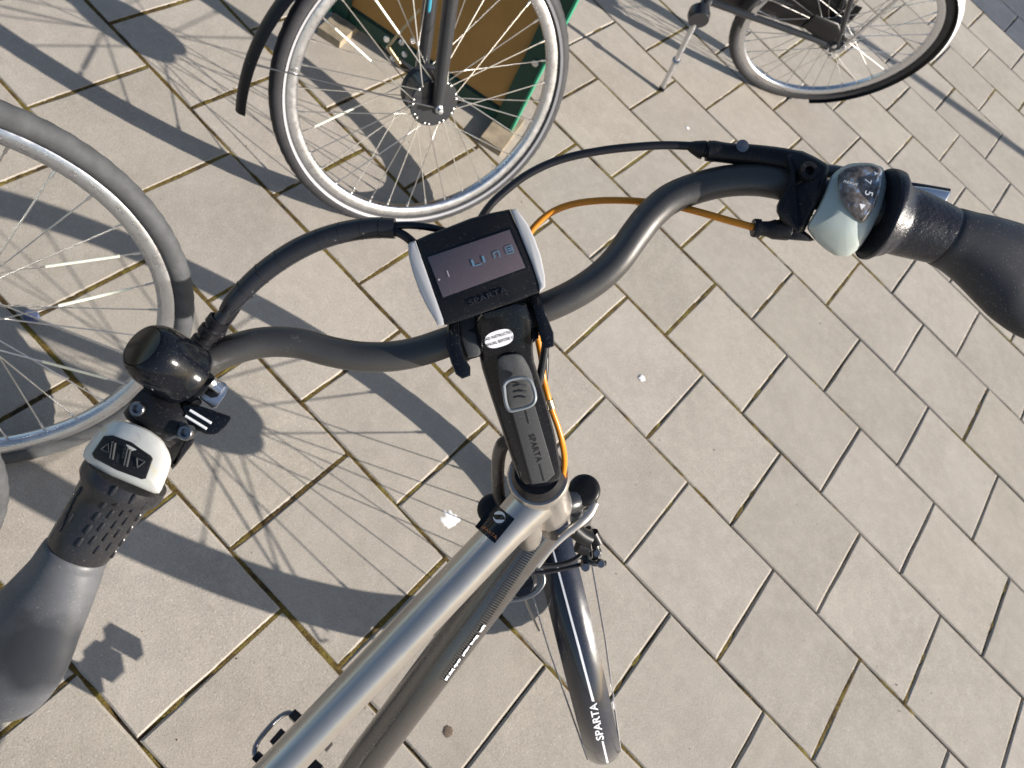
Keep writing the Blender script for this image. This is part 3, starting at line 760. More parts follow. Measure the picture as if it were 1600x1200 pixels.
obj('lettering', glyphs('SPARTA', 762.5, 463, 8.5, math.radians(-20.5), lambda x, y: P(x, y, dd(x, y) - 0.0001), ext=0.0007, wide=1.55), M['relief'], disp, smooth=0)
# display bracket and bar clamp
obj('clamp_bracket', plate([(700, 506), (717, 501), (718, 532), (726, 560), (735, 573), (735, 587), (722, 592), (712, 585), (704, 565), (698, 540)], 0.480, 0.020, bev=0.0018), M['gloss'], bike)
obj('clamp_bracket', plate([(822, 463), (842, 455), (850, 482), (865, 520), (866, 541), (852, 546), (845, 532), (840, 507), (832, 482)], 0.478, 0.020, bev=0.0018), M['gloss'], bike)
obj('clamp_block', plate([(716, 500), (742, 493), (751, 552), (747, 557), (731, 559), (720, 530)], 0.488, 0.012, bev=0.0015), M['matte'], bike)
obj('clamp_block', plate([(806, 478), (826, 472), (838, 505), (842, 528), (833, 536), (822, 530)], 0.492, 0.016, bev=0.0015), M['gloss'], bike)
obj('clamp_shell', ptube([(708, 531, .505, .0165), (760, 514, .505, .0175), (800, 501, .505, .0175), (846, 482, .505, .0165)], .016, seg=24), M['plastic'], bike)

# left side: bell, remote, twist shifter, grip, brake clamp
bell = obj('bell', lathe([(0.0195, -0.004), (0.0208, -0.003), (0.0210, 0.002), (0.0202, 0.004), (0.0204, 0.010), (0.0202, 0.018), (0.0193, 0.0245), (0.0176, 0.0295), (0.0154, 0.0325), (0.0140, 0.0333), (0.0136, 0.0328), (0.0134, 0.0333), (0.0100, 0.0338), (0.0050, 0.0341), (0.0003, 0.0342)],
        P(284, 582, 0.464), (P(238, 551, 0.4435) - P(284, 582, 0.464)), 48), M['bellblack'], bike)
obj('bell_base', plate([(292, 560), (312, 568), (330, 583), (338, 590), (330, 602), (316, 618), (304, 622), (288, 612)], 0.463, 0.014, bev=0.002, rnd=1), M['plastic'], bell)
bcl = obj('bell_clamp', plate([(318, 590), (322, 586), (352, 598), (357, 605), (352, 618), (338, 637), (332, 638), (312, 622)], 0.470, 0.010, bev=0.0012), M['alu'], bike)
obj('clamp_recess', plate([(322, 597), (336, 601), (345, 612), (340, 620), (330, 622), (318, 614)], 0.4696, 0.001, bev=0.0003), M['plastic'], bcl)
obj('clamp_screw', join(sweep([P(334, 601, 0.466), P(345, 610, 0.468)], 0.0035, 14), lathe([(0.0042, 0), (0.0042, 0.003), (0.002, 0.003), (0.002, 0.001)], P(332, 599, 0.466), P(331, 598, 0.460) - P(345, 610, 0.466), 14)), M['alu'], bcl)
lev = obj('bell_lever', plate([(283, 634), (288, 630), (312, 634), (340, 643), (364, 651), (352, 668), (337, 680), (322, 679), (306, 672), (290, 662)], lambda x, y: 0.461 + (x - 285) * 0.00003, 0.007, bev=0.0015, rnd=1), M['gloss'], bell)
for a, b in (((297, 641), (330, 661)), ((290, 650), (323, 670))):
    obj('white_stripe', ptube([(a[0], a[1], .4605), (b[0], b[1], .4618)], 0.0009, seg=8), M['white'], bell)
obj('lever_neck', ptube([(270, 612, .476), (280, 626, .472), (296, 640, .470)], 0.010, flat=0.6), M['gloss'], bell)
clampL = obj('brake_clamp', join(
    plate([(190, 648), (204, 630), (222, 618), (246, 616), (268, 628), (296, 655), (304, 672), (303, 692), (290, 708), (276, 727), (268, 735), (262, 705), (225, 678)], 0.474, 0.022, bev=0.003, rnd=1),
    ptube([(228, 624, .470, .013), (262, 650, .468, .0145), (290, 680, .472, .0125)], 0.013, seg=18)), M['plastic'], bike)
obj('clamp_boss', lathe([(0.0048, 0.004), (0.0048, 0), (0.0042, -0.0006), (0.0001, -0.0006)], P(251, 667, 0.4575), FW, 24), M['matte'], clampL)
obj('clamp_boss', plate([(272, 660), (284, 656), (300, 668), (302, 684), (290, 690), (276, 684), (262, 690), (254, 684)], 0.458, 0.012, bev=0.0015, rnd=1), M['matte'], clampL)
for x, y in ((214, 639), (289, 676)):
    b = obj('bolt', lathe([(0.0048, 0.006), (0.0048, 0), (0.0042, -0.0008), (0.0028, -0.0008), (0.0024, 0.002), (0.0001, 0.002)], P(x, y, 0.4535), FW, 18), M['bolt'], clampL)
rem = obj('remote_switch', plate([(177, 657), (190, 657), (207, 661), (232, 671), (254, 687), (265, 708), (268, 722), (262, 742), (250, 771), (240, 771), (209, 758), (167, 741), (140, 726), (128, 712), (133, 700), (146, 682), (162, 665)], lambda x, y: 0.453 + ((x - 200) * 0.85 - (y - 712) * -0.5) ** 2 * 1.1e-6, 0.020, bev=0.0035, dome=0.0005, rnd=1), M['cream'], bike)
drm = lambda x, y: 0.4517 + ((x - 200) * 0.85 - (y - 712) * -0.5) ** 2 * 0.9e-6
obj('button_panel', plate([(162, 681), (176, 680), (206, 691), (236, 712), (239, 717), (228, 748), (221, 749), (183, 735), (147, 716), (143, 709)], drm, 0.004, bev=0.001), M['plastic'], rem)
def onrem(k=0.0): return lambda x, y: P(x, y, drm(x, y) - k)
for sx_, sy_, a in ((166, 699, 1), (218, 722, 1)):
    pts = [(sx_ - 11, sy_ - 12), (sx_ + 4, sy_ - 12 + 5), (sx_ + 9, sy_ + 4), (sx_ - 1, sy_ + 13), (sx_ - 13, sy_ + 7)]
for nm, cx_, cy_ in (('up', 166, 700), ('down', 218, 723)):
    an = math.radians(24)
    tri = []
    for u_, v_ in ((-7, 5), (7, 5), (0, -8)) if nm == 'up' else ((-7, -5), (7, -5), (0, 8)):
        u2, v2 = u_ * math.cos(an) - v_ * math.sin(an), u_ * math.sin(an) + v_ * math.cos(an)
        tri.append((cx_ + u2, cy_ + v2))
    edges = [ptube([(*tri[i], drm(*tri[i]) - .0003), (*tri[(i + 1) % 3], drm(*tri[(i + 1) % 3]) - .0003)], 0.0004, seg=6) for i in range(3)]
    obj('arrow_button', join(*edges), M['matte'], rem)
for a in ((176, 690, 172, 716), (180, 692, 176, 718), (200, 700, 194, 727), (204, 702, 198, 729)):
    obj('button_ridge', ptube([(a[0], a[1], drm(a[0], a[1]) - .0002), (a[2], a[3], drm(a[2], a[3]) - .0002)], 0.0006, seg=6), M['matte'], rem)
obj('lettering', glyphs('MODE', 194, 706, 5, math.radians(100), onrem(0.0006), wide=1.1), M['matte'], rem, smooth=0)
obj('lettering', glyphs('LIGHT', 184, 716, 4, math.radians(100), onrem(0.0006), wide=0.9), M['matte'], rem, smooth=0)
obj('emblem', swirl(210, 683, 9, 1.0, lambda x, y: P(x, y, 0.4505), 0.0012), M['silver'], rem, smooth=0)
# twist shifter
AX0, AX1 = P(193, 752, 0.478), P(121, 861, 0.479)
LEN = (AX1 - AX0).length
tw = obj('twist_shifter', sweep([AX0 - (AX1 - AX0) * .10, AX0, AX0 + (AX1 - AX0) * .06, AX0 + (AX1 - AX0) * .16, AX0 + (AX1 - AX0) * .35, AX0 + (AX1 - AX0) * .7, AX0 + (AX1 - AX0) * .95, AX1],
        [.0265, .0272, .0268, .0232, .0222, .0210, .0202, .0190], 44), M['shifter'], bike)
axd = (AX1 - AX0).normalized(); cf = (CAM - AX0); cf = (cf - axd * cf.dot(axd)).normalized(); sd_ = axd.cross(cf)
ribs = [(418, 300), (385, 348), (357, 393), (325, 440), (293, 487), (437, 340), (407, 385), (373, 432), (342, 480), (487, 330), (453, 377), (422, 423), (390, 468), (357, 515),
        (493, 362), (462, 410), (432, 455), (402, 503), (532, 352), (508, 395), (478, 440), (448, 487), (418, 530), (290, 300), (270, 335), (253, 372), (238, 405), (262, 395), (226, 430)]
def twist_r(t):
    ks = [(-.1, .0265), (0, .0272), (.06, .0268), (.16, .0232), (.35, .0222), (.7, .0210), (.95, .0202), (1, .019)]
    for (a, ra), (b, rb) in zip(ks, ks[1:]):
        if a <= t <= b: return ra + (rb - ra) * (t - a) / (b - a)
    return .02
for cx_, cy_ in ribs:
    x, y = cx_ / 2.353, 640 + cy_ / 2.353
    p = oncyl(x, y, AX0, AX1, 0.0218); t = (p - AX0).dot(axd) / LEN; r_ = twist_r(t)
    p = oncyl(x, y, AX0, AX1, r_); c0 = AX0 + axd * (p - AX0).dot(axd); q = (p - c0).normalized(); p = c0 + q * r_
    obj('grip_rib', sweep([p - axd * .0034 - q * .0006, p - axd * .0026, p + axd * .0026, p + axd * .0034 - q * .0006], [0.0008, 0.0012, 0.0012, 0.0008], 8), M['shifter'], tw)
# ergonomic grips: wing-shaped, wide in plan and thin in depth
gm = M['rubber'].copy(); gm.name = 'worn_grip_rubber'; t_ = gm.node_tree; N_, L_ = t_.nodes, t_.links
g_ = N_.new('ShaderNodeNewGeometry'); vd = N_.new('ShaderNodeVectorMath'); vd.operation = 'DISTANCE'; vd.inputs[1].default_value = P(62, 1035, 0.462)
L_.new(g_.outputs['Position'], vd.inputs[0]); nn_ = N_.new('ShaderNodeTexNoise'); nn_.inputs['Scale'].default_value = 55; nn_.inputs['Detail'].default_value = 6
L_.new(g_.outputs['Position'], nn_.inputs['Vector']); ad_ = N_.new('ShaderNodeMath'); ad_.operation = 'MULTIPLY_ADD'; ad_.inputs[1].default_value = 0.022
L_.new(nn_.outputs[0], ad_.inputs[0]); L_.new(vd.outputs['Value'], ad_.inputs[2])
mr_ = N_.new('ShaderNodeMapRange'); mr_.inputs[1].default_value = 0.034; mr_.inputs[2].default_value = 0.047; mr_.inputs[3].default_value = 0.85; mr_.inputs[4].default_value = 0
L_.new(ad_.outputs[0], mr_.inputs[0]); bs_ = N_['Principled BSDF']; old = bs_.inputs['Base Color'].links[0].from_socket
mm_ = N_.new('ShaderNodeMix'); mm_.data_type = 'RGBA'; L_.new(mr_.outputs[0], mm_.inputs[0]); L_.new(old, mm_.inputs[6]); mm_.inputs[7].default_value = (0.020, 0.022, 0.027, 1)
L_.new(mm_.outputs[2], bs_.inputs['Base Color']); M['wornrubber'] = gm
obj('grip', ptube([(122, 859, .479, .0185, 1.0), (119, 864, .479, .0205, 1.0), (111, 876, .479, .0212, .98), (98, 902, .479, .0236, .86), (76, 938, .479, .0275, .70), (52, 976, .480, .0315, .58), (35, 1010, .481, .0330, .52), (22, 1040, .482, .0320, .50), (8, 1068, .483, .0285, .50), (-8, 1092, .484, .0220, .5), (-22, 1112, .485, .0120, .5), (-28, 1120, .486, .003, .5)], .03, n=5, seg=40, ref=FW), M['wornrubber'], bike)

# right side
hous = obj('shifter_housing', plate([(1297, 276), (1312, 263), (1328, 255), (1359, 254), (1381, 261), (1386, 290), (1376, 330), (1360, 362), (1343, 388), (1326, 401), (1306, 400), (1291, 391), (1275, 377), (1261, 358), (1262, 350), (1276, 328), (1288, 304)], lambda x, y: 0.4665 + ((y - 322 + (x - 1320) * -.25) / 72) ** 2 * 0.012, 0.030, bev=0.004, dome=0.0035, rnd=1), M['seagreen'], bike)
obj('gear_window', plate([(1308, 276), (1316, 265), (1328, 259), (1357, 256), (1379, 262), (1377, 294), (1365, 327), (1348, 350), (1338, 344), (1322, 325), (1311, 304)], lambda x, y: 0.4598 + ((y - 310) / 60) ** 2 * 0.009, 0.012, bev=0.0016, rnd=1), M['window'], hous)
gw = lambda x, y: P(x, y, 0.4588 + ((y - 310) / 60) ** 2 * 0.009)
obj('lettering', glyphs('7', 1356, 283, 11, math.radians(104), gw), M['white'], hous, smooth=0)
obj('lettering', glyphs('5', 1357, 302, 13, math.radians(104), gw), M['white'], hous, smooth=0)
obj('lettering', glyphs('nexus', 1329, 285, 6.5, math.radians(14), gw, italic=0.2, wide=1.1), M['white'], hous, smooth=0)
obj('gear_pointer', flatpoly([(1343, 318), (1353, 320), (1346, 328)], gw, 0.0002), M['white'], hous, smooth=0)
obj('gear_pointer', flatpoly([(1366, 268), (1373, 271), (1367, 274)], gw, 0.0002), M['white'], hous, smooth=0)
twr = obj('twist_shifter', ptube([(1369, 335, .486, .0300), (1374, 336, .486, .0306), (1380, 338, .486, .0296), (1390, 341, .486, .0262), (1402, 344, .486, .0230), (1425, 351, .486, .0222), (1470, 367, .485, .0197), (1474, 369, .485, .0185)], .03, seg=48), M['shifter_rough'], bike)
obj('grip', ptube([(1472, 368, .485, .0185, 1), (1477, 370, .485, .0200, 1), (1500, 379, .485, .0215, .95), (1532, 394, .485, .0255, .8), (1565, 413, .485, .0300, .66), (1600, 436, .485, .0335, .55), (1640, 468, .486, .0320, .5), (1675, 500, .487, .0240, .5), (1700, 525, .488, .010, .5)], .03, n=5, seg=40, ref=FW), M['rubberdark'], bike)
clR = obj('brake_clamp', join(
    plate([(1228, 238), (1250, 234), (1272, 244), (1296, 258), (1292, 280), (1280, 312), (1258, 360), (1250, 373), (1222, 350), (1211, 326), (1224, 300), (1236, 274), (1229, 256)], lambda x, y: 0.468 + ((y - 300) / 65) ** 2 * 0.010, 0.022, bev=0.003, rnd=1),
    plate([(1214, 345), (1226, 340), (1262, 364), (1275, 378), (1225, 374), (1221, 371)], 0.478, 0.016, bev=0.002, rnd=1)), M['plastic'], bike)
obj('bolt', lathe([(0.0062, 0.006), (0.0062, 0), (0.0055, -0.0012), (0.0030, -0.0012), (0.0026, 0.003), (0.0001, 0.003)], P(1264, 267, 0.4685), FW, 22), M['plastic'], clR)
brb = obj('brake_lever_body', ptube([(1103, 237, .486, .0058), (1112, 236, .486, .0068), (1135, 239, .486, .0066), (1175, 243, .486, .0072), (1215, 249, .485, .0078), (1245, 256, .484, .0085)], .007, seg=18), M['plastic'], bike)
obj('cable_boot', lathe([(0.0028, 0), (0.0042, 0.003), (0.0062, 0.009), (0.0062, 0.0105), (0.0045, 0.011), (0.0045, 0.013)], P(1076, 228, .487), P(1104, 236, .486) - P(1076, 228, .487), 18), M['plastic'], brb)
obj('cable_adjuster', lathe([(0.005, 0), (0.0068, 0.0005), (0.0068, 0.0055), (0.0055, 0.006)], P(1104, 235.5, .486), P(1130, 239, .486) - P(1104, 235.5, .486), 18), M['plastic'], brb)
obj('pivot_screw', lathe([(0.0042, 0.004), (0.0042, -0.0005), (0.0001, -0.001)], P(1160, 228, .479), FW, 14), M['bolt'], brb)
obj('brake_lever', plate([(1395, 292), (1412, 289), (1450, 293), (1484, 299), (1486, 302), (1480, 313), (1474, 324), (1440, 318), (1400, 312)], 0.500, 0.008, bev=0.0015), M['chrome'], bike)
obj('brake_lever', ptube([(1255, 270, .500, .006), (1300, 268, .506, .0055), (1350, 276, .509, .004), (1400, 286, .509, .0022), (1430, 289, .509, .0018), (1484, 298, .507, .0018)], .006, flat=0.7), M['darkmetal'], bike)
obj('shift_cable_boot', lathe([(0.0058, 0), (0.0062, 0.001), (0.0062, 0.0045), (0.0048, 0.005), (0.0052, 0.010), (0.0066, 0.014), (0.0066, 0.024), (0.0055, 0.025)], P(1176, 356, .482), P(1228, 360, .482) - P(1176, 356, .482), 18), M['plastic'], brb)
# brake lever on the left, under the grip
obj('brake_lever', ptube([(270, 690, .500, .006), (235, 735, .508, .0062), (170, 820, .516, .006), (100, 915, .516, .006)], .006, flat=0.7), M['darkmetal'], bike)

# cables
wr = obj('spiral_wrap', ptube([(352, 487, .475, .0046), (368, 468, .472, .0062), (398, 437, .469, .0066), (432, 410, .467, .0068), (468, 388, .465, .0069), (505, 372, .464, .0068), (545, 361, .464, .0068), (585, 356, .464, .0068), (617, 357, .464, .0066)], .0066, n=8, seg=18), M['wrap'], bike)
wp = [(368, 468, .472), (398, 437, .469), (432, 410, .467), (468, 388, .465), (505, 372, .464), (545, 361, .464), (585, 356, .464), (612, 357, .464)]
cw = catmull([tuple(P(*a)) for a in wp], 6)
for i in range(3, len(cw) - 1, 5):
    a, b = Vector(cw[i]), Vector(cw[i + 1]); t_ = (b - a).normalized()
    obj('wrap_turn', lathe([(0.0060, -0.0005), (0.00695, -0.0004), (0.00695, 0.0004), (0.0060, 0.0005)], a, t_ + FW.cross(t_) * 0.12, 18, capend=False), M['ink'], wr)
obj('display_cable', ptube([(605, 354, .464), (630, 352, .464), (655, 353, .465), (680, 357, .467), (704, 364, .472), (716, 370, .476)], 0.0024), M['cable'], bike)
obj('display_cable', ptube([(608, 358, .464), (628, 366, .465), (644, 378, .468), (656, 392, .474)], 0.0030), M['cable'], bike)
obj('shift_cable', ptube([(290, 566, .486, .0060), (300, 552, .484, .0062), (318, 532, .482, .0062), (334, 512, .478, .0060), (352, 490, .475, .0045), (372, 466, .473, .004)], .006), M['cable'], bike)
for x, y, d_ in ((315, 536, .482), (328, 519, .479), (340, 504, .477)):
    obj('cable_collar', lathe([(0.0062, -0.003), (0.0075, -0.0025), (0.0075, 0.0025), (0.0062, 0.003)], P(x, y, d_), P(372, 466, .47) - P(318, 532, .48), 18, capend=False), M['plastic'], bike)
obj('switch_cable', ptube([(345, 522, .486), (352, 506, .484), (362, 492, .480), (374, 474, .476)], 0.0030), M['cable'], bike)
obj('brake_cable', ptube([(1078, 228, .487), (1040, 227, .487), (1000, 229, .487), (950, 234, .488), (900, 243, .489), (860, 255, .490), (822, 274, .491), (790, 298, .492), (765, 322, .493), (748, 350, .497), (745, 380, .505), (760, 420, .52), (800, 470, .54), (840, 515, .55), (852, 550, .56), (850, 600, .57), (846, 650, .585)], 0.0028), M['cable'], bike)
oc = obj('shift_cable', ptube([(1177, 355, .482), (1140, 345, .484), (1095, 332, .490), (1050, 321, .500), (1005, 315, .506), (965, 313, .506), (930, 314, .504), (895, 319, .502), (865, 330, .500), (842, 347, .500), (826, 368, .502), (818, 400, .51), (822, 450, .525), (838, 520, .535), (846, 560, .54), (849, 590, .545), (855, 615, .548), (862, 640, .552), (871, 665, .557), (878, 690, .563), (882, 716, .575), (880, 740, .59), (872, 770, .62)], 0.0024), M['orange'], bike)
obj('cable_collar', lathe([(0.0026, -0.004), (0.0036, -0.0035), (0.0036, 0.0035), (0.0026, 0.004)], P(859, 631, .551), P(866, 648, .554) - P(855, 615, .548), 14, capend=False), M['brass'], bike)
obj('hose_loop', ptube([(838, 488, .512), (850, 505, .515), (853, 530, .52), (850, 556, .525), (846, 578, .53), (842, 600, .535)], 0.0030), M['cable'], bike)

# drive side bits just outside the picture: crank, pedal, rear wheel, saddle
RHO = (T2 - H0); RHO = Vector((RHO.x, RHO.y, 0)).normalized()
FU = UP.copy(); FN = RHO.cross(FU).normalized()
FUP = FN.cross(RHO).normalized(); FUP = FUP if FUP.z > 0 else -FUP
print('rear dir', RHO, 'frame normal', FN, 'BB', D2)
BBc = D2 + Vector((0, 0, 0))
RW = G(0, 0) * 0
rwc = WC + RHO * 1.06; rwc = Vector((rwc.x, rwc.y, 0)) + FUP * 0.345; rwc.z = 0.345 * FUP.z
shift_ = (BBc + RHO * 0.44); rwc = Vector((shift_.x, shift_.y, 0)); 
k_ = (0.345 * FUP.z - BBc.z) / FUP.z; rwc = BBc + RHO * 0.44 + FUP * k_
make_wheel(bike, rwc, RHO, FUP, 36, hub_r=0.03, hub_w=0.032, phase=0.05)
obj('mudguard', mudguard(rwc, RHO, FUP, math.radians(-20), math.radians(170), R0=0.367), M['fender'], bike)
for s in (1, -1):
    obj('chain_stay', sweep([BBc + FN * .03 * s, rwc + FN * .062 * s], 0.010, 12), M['frame'], bike)
    obj('seat_stay', sweep([T2 + FN * .02 * s, rwc + FN * .062 * s], 0.008, 12), M['frame'], bike)
ped = BBc - RHO * 0.155 + FN * 0.0 - FUP * 0.07
lat = FN if (G(160, 1030) - BBc).dot(FN) > 0 else -FN
pL = G(458, 1174, 0.15)
for sg, lt in ((1, lat), (-1, -lat)):
    pc = pL if sg > 0 else BBc * 2 - pL + lt * 0.0
    ce = pc - lt * 0.055
    obj('crank', sweep([BBc + lt * 0.06, ce], [0.014, 0.011], 12, flat=0.7), M['alu'], bike)
    pd = obj('pedal', join(box(pc - lt * .008, RHO * .012, lt * .045, FUP * .010), box(pc - RHO * .038, RHO * .007, lt * .040, FUP * .012), box(pc + RHO * .038, RHO * .007, lt * .040, FUP * .012)), M['plastic'], bike)
    loop = [pc + RHO * .038 + lt * .030, pc + RHO * .036 + lt * .046, pc + RHO * .018 + lt * .054, pc - RHO * .018 + lt * .054, pc - RHO * .036 + lt * .046, pc - RHO * .038 + lt * .030]
    obj('pedal_cage', sweep(catmull([tuple(v) for v in loop], 5), 0.0042, 10), M['bolt'], pd)
obj('chain_case', lathe([(0.09, -0.006), (0.093, 0), (0.09, 0.006)], BBc - lat * .05, FN, 30), M['plastic'], bike)
sp = T2 + (T2 - D2).normalized() * 0.20
obj('seat_post', sweep([T2 + (T2 - D2).normalized() * 0.10, sp], 0.0138, 16), M['alu'], bike)
obj('saddle', sweep([sp - RHO * .13 + FUP * .03, sp - RHO * .08 + FUP * .035, sp + FUP * .03, sp + RHO * .08 + FUP * .035, sp + RHO * .13 + FUP * .045], [0.018, 0.028, 0.055, 0.10, 0.07], 20, ref=FUP, flat=0.35), M['rubber'], bike)

# ------------------------------------------------------------------ other bicycles
def frame_of(g, hdg, lean):
    a = math.radians(hdg); h = Vector((math.cos(a), math.sin(a), 0)); l = Vector((-h.y, h.x, 0)); b = math.radians(lean)
    u = Vector((0, 0, 1)) * math.cos(b) + l * math.sin(b)
    return Vector((g[0], g[1], 0)) + u * 0.345, h, u, h.cross(u)
# bicycle with the big hub, top centre
cB, hB, uB, nB = frame_of((-0.815, -0.373), 62.4, 17.57)
bB = empty('parked_bicycle', (cB.x, cB.y, 0))
tag(bB, 'black bicycle behind the display, its front wheel with a large dark hub', 'bicycle', 'parked bicycles standing around the silver one')
make_wheel(bB, cB, hB, uB, 36, tyre='tyre', hub_r=0.050, hub_w=0.030, flange=0.056, phase=0.06, reflect=(13, 15, 20), stripe=True, seed=2)
fa = (uB - hB * 0.06).normalized()
crB = cB + fa * 0.44
for s in (-1, 1):
    ax = cB + nB * 0.050 * s
    lg = obj('fork_leg', sweep([ax - fa * 0.012, ax + fa * 0.02, ax + fa * 0.10, ax + fa * 0.42], [0.010, 0.0125, 0.0150, 0.0165], 18), M['darkmetal'], bB)
    obj('axle_nut', lathe([(0.0095, 0), (0.0095, 0.008), (0.006, 0.010), (0.006, 0.018), (0.0001, 0.019)], ax + nB * 0.004 * s, nB * s, 6), M['alu'], lg)
    if s < 0:
        q = (CAM - ax); q = (q - fa * q.dot(fa)).normalized()
        obj('decal', sweep([ax + fa * 0.14 + q * 0.0125, ax + fa * 0.17 + q * 0.0140, ax + fa * 0.32 + q * 0.0145], [0.001, 0.0042, 0.0042], 12, ref=q, flat=0.5), M['cyan'], lg)
obj('fork_crown', sweep([crB + nB * 0.06, crB + fa * 0.02, crB - nB * 0.06], [0.017, 0.021, 0.017], 16), M['darkmetal'], bB)
obj('steerer', sweep([crB, crB + fa * 0.30], 0.019, 16), M['darkmetal'], bB)
rB = Vector((-0.75, 0.66, 0)).normalized(); bbB = crB + rB * 0.52 - Vector((0, 0, 0.42))
obj('down_tube', sweep([crB + fa * 0.04, bbB], 0.021, 16), M['darkmetal'], bB)
obj('top_tube', sweep([crB + fa * 0.16, crB + rB * 0.60 + Vector((0, 0, 0.02))], 0.017, 16), M['darkmetal'], bB)
obj('seat_tube', sweep([bbB, crB + rB * 0.62 + Vector((0, 0, 0.25))], 0.016, 16), M['darkmetal'], bB)
obj('handlebar', sweep(catmull([crB + fa * .34 + nB * .30 - hB * .12, crB + fa * .37 + nB * .2 + hB * .02, crB + fa * .33, crB + fa * .37 - nB * .2 + hB * .02, crB + fa * .34 - nB * .30 - hB * .12], 6), 0.012, 12), M['satin'], bB)
cB2 = Vector((cB.x, cB.y, 0)) + rB * 1.05 + Vector((0, 0, 0.345))
make_wheel(bB, cB2, rB, (0, 0, 1), 36, tyre='tyre', hub_r=0.03, phase=0.1)
def flB(t): return 0.034 * t ** 2.0
obj('mudguard', mudguard(cB, hB, uB, math.radians(55), math.radians(186), R0=0.366, wd=0.024, flare=lambda t: 0.0 if t < .62 else 0.045 * ((t - .62) / .38) ** 1.4), M['plastic'], bB)
obj('mudguard_stay', sweep([cB + nB * .055, cB - hB * 0.385 + uB * 0.06 + nB * 0.012], 0.0018, 8), M['bolt'], bB)
br = empty('brake_unit', cB); br.parent = bB; br.location = (0, 0, 0); br['org'] = list(origin(bB)); 
bpy.data.objects.remove(br)
obj('drum_brake', lathe([(0.040, -0.004), (0.042, 0.0), (0.042, 0.010), (0.036, 0.014), (0.020, 0.016), (0.001, 0.018)], cB - nB * 0.036, -nB, 32), M['darkmetal'], bB)
obj('brake_arm', join(sweep([cB - nB * .060, cB - nB * .062 - hB * .05 + uB * .035, cB - nB * .06 - hB * .085 + uB * .075], [0.008, 0.006, 0.005], 10), sweep([cB - nB * .06 - hB * .085 + uB * .075, cB - nB * .05 - hB * .03 + uB * .16], 0.003, 8)), M['brass'], bB)
for a_, b_ in ((-.045, .06), (-.07, .05), (-.055, .085), (-.09, .09), (-.03, .09)):
    obj('bolt', lathe([(0.006, 0), (0.006, 0.006), (0.001, 0.008)], cB - nB * 0.058 + hB * a_ + uB * b_, -nB, 10), M['alu'], bB)

# bicycle at the left edge
cC, hC, uC, nC = frame_of((-0.839, -1.393), 58.0, 22.65)
bC = empty('parked_bicycle', (cC.x, cC.y, 0))
tag(bC, 'bicycle at the left edge of the photo, wheel with silver rim and grey tyre', 'bicycle', 'parked bicycles standing around the silver one')
make_wheel(bC, cC, hC, uC, 32, tyre='tyre_grey', hub_r=0.024, hub_w=0.030, phase=0.02, reflect=(1, 2, 29), tr=0.0165, seed=4)
crC = cC + uC * 0.43
for s in (-1, 1): obj('fork_leg', sweep([cC + nC * .05 * s, crC + nC * .05 * s], [0.010, 0.015], 14), M['darkmetal'], bC)
obj('fork_crown', sweep([crC + nC * .06, crC - nC * .06], 0.018, 14), M['darkmetal'], bC)
obj('steerer', sweep([crC, crC + uC * 0.30], 0.018, 14), M['darkmetal'], bC)
rC = -hC * 0.75 - Vector((0.85, 0.1, 0)); rC.normalize()
obj('down_tube', sweep([crC + uC * .04, crC + rC * 0.55 - Vector((0, 0, .40))], 0.020, 14), M['darkmetal'], bC)
obj('seat_tube', sweep([crC + rC * 0.55 - Vector((0, 0, .40)), crC + rC * 0.66 + Vector((0, 0, .25))], 0.016, 14), M['darkmetal'], bC)
cC2 = Vector((cC.x, cC.y, 0)) + rC * 1.05 + Vector((0, 0, 0.345))
make_wheel(bC, cC2, rC, (0, 0, 1), 32, tyre='tyre_grey', hub_r=0.03, phase=0.1)

# bicycle at the top right, seen from behind
cE, hE, uE, nE = frame_of((-0.523, 1.274), 40.4, -14.9)
bE = empty('parked_bicycle', (cE.x, cE.y, 0))
tag(bE, 'black bicycle on a silver kickstand, rear wheel under dark mudguard with white tail', 'bicycle', 'parked bicycles standing around the silver one')
make_wheel(bE, cE, hE, uE, 36, tyre='tyre', hub_r=0.030, hub_w=0.032, phase=0.04, seed=6)
mgE = obj('mudguard', mudguard(cE, hE, uE, math.radians(-62), math.radians(165), R0=0.360, wd=0.027, sag=0.016), M['plastic'], bE)
obj('white_tail', mudguard(cE, hE, uE, math.radians(10), math.radians(60), R0=0.3625, wd=0.0285, sag=0.016), M['white'], mgE)
bbE = cE - hE * 0.46 - uE * 0.045
nrm = nE if (CAM - cE).dot(nE) > 0 else -nE
for s in (1, -1):
    obj('chain_stay', sweep([bbE + nrm * .035 * s, cE - hE * .08 + nrm * .060 * s, cE + nrm * .062 * s], [0.0115, 0.010, 0.011], 14), M['darkmetal'], bE)
obj('chain_case', sweep([bbE + nrm * -.06 - hE * .05, cE - nrm * .055 + hE * .04], [0.09, 0.075], 24, ref=nrm, flat=0.16), M['plastic'], bE)
obj('chain_guard', sweep([cE + nrm * .055 - hE * .16 + uE * .05, cE + nrm * .057 - hE * .08 + uE * .045, cE + nrm * .058 - hE * .02 + uE * .02], [.030, .040, .026], 20, ref=nrm, flat=.22), M['plastic'], bE)
obj('hub_gear', join(lathe([(0.028, 0), (0.030, 0.004), (0.022, 0.012), (0.014, 0.016), (0.001, 0.018)], cE + nrm * .052, nrm, 24), box(cE + nrm * .060 - uE * .006 - hE * .02, hE * .03, uE * .012, nrm * .005)), M['darkmetal'], bE)
for a_, b_ in ((0, 0), (-.022, .014), (.0, -.03), (-.03, -.012), (.012, .02)):
    obj('bolt', lathe([(0.0072, 0), (0.0072, 0.006), (0.001, 0.009)], cE + nrm * 0.068 + hE * a_ + uE * b_, nrm, 10), M['alu'], bE)
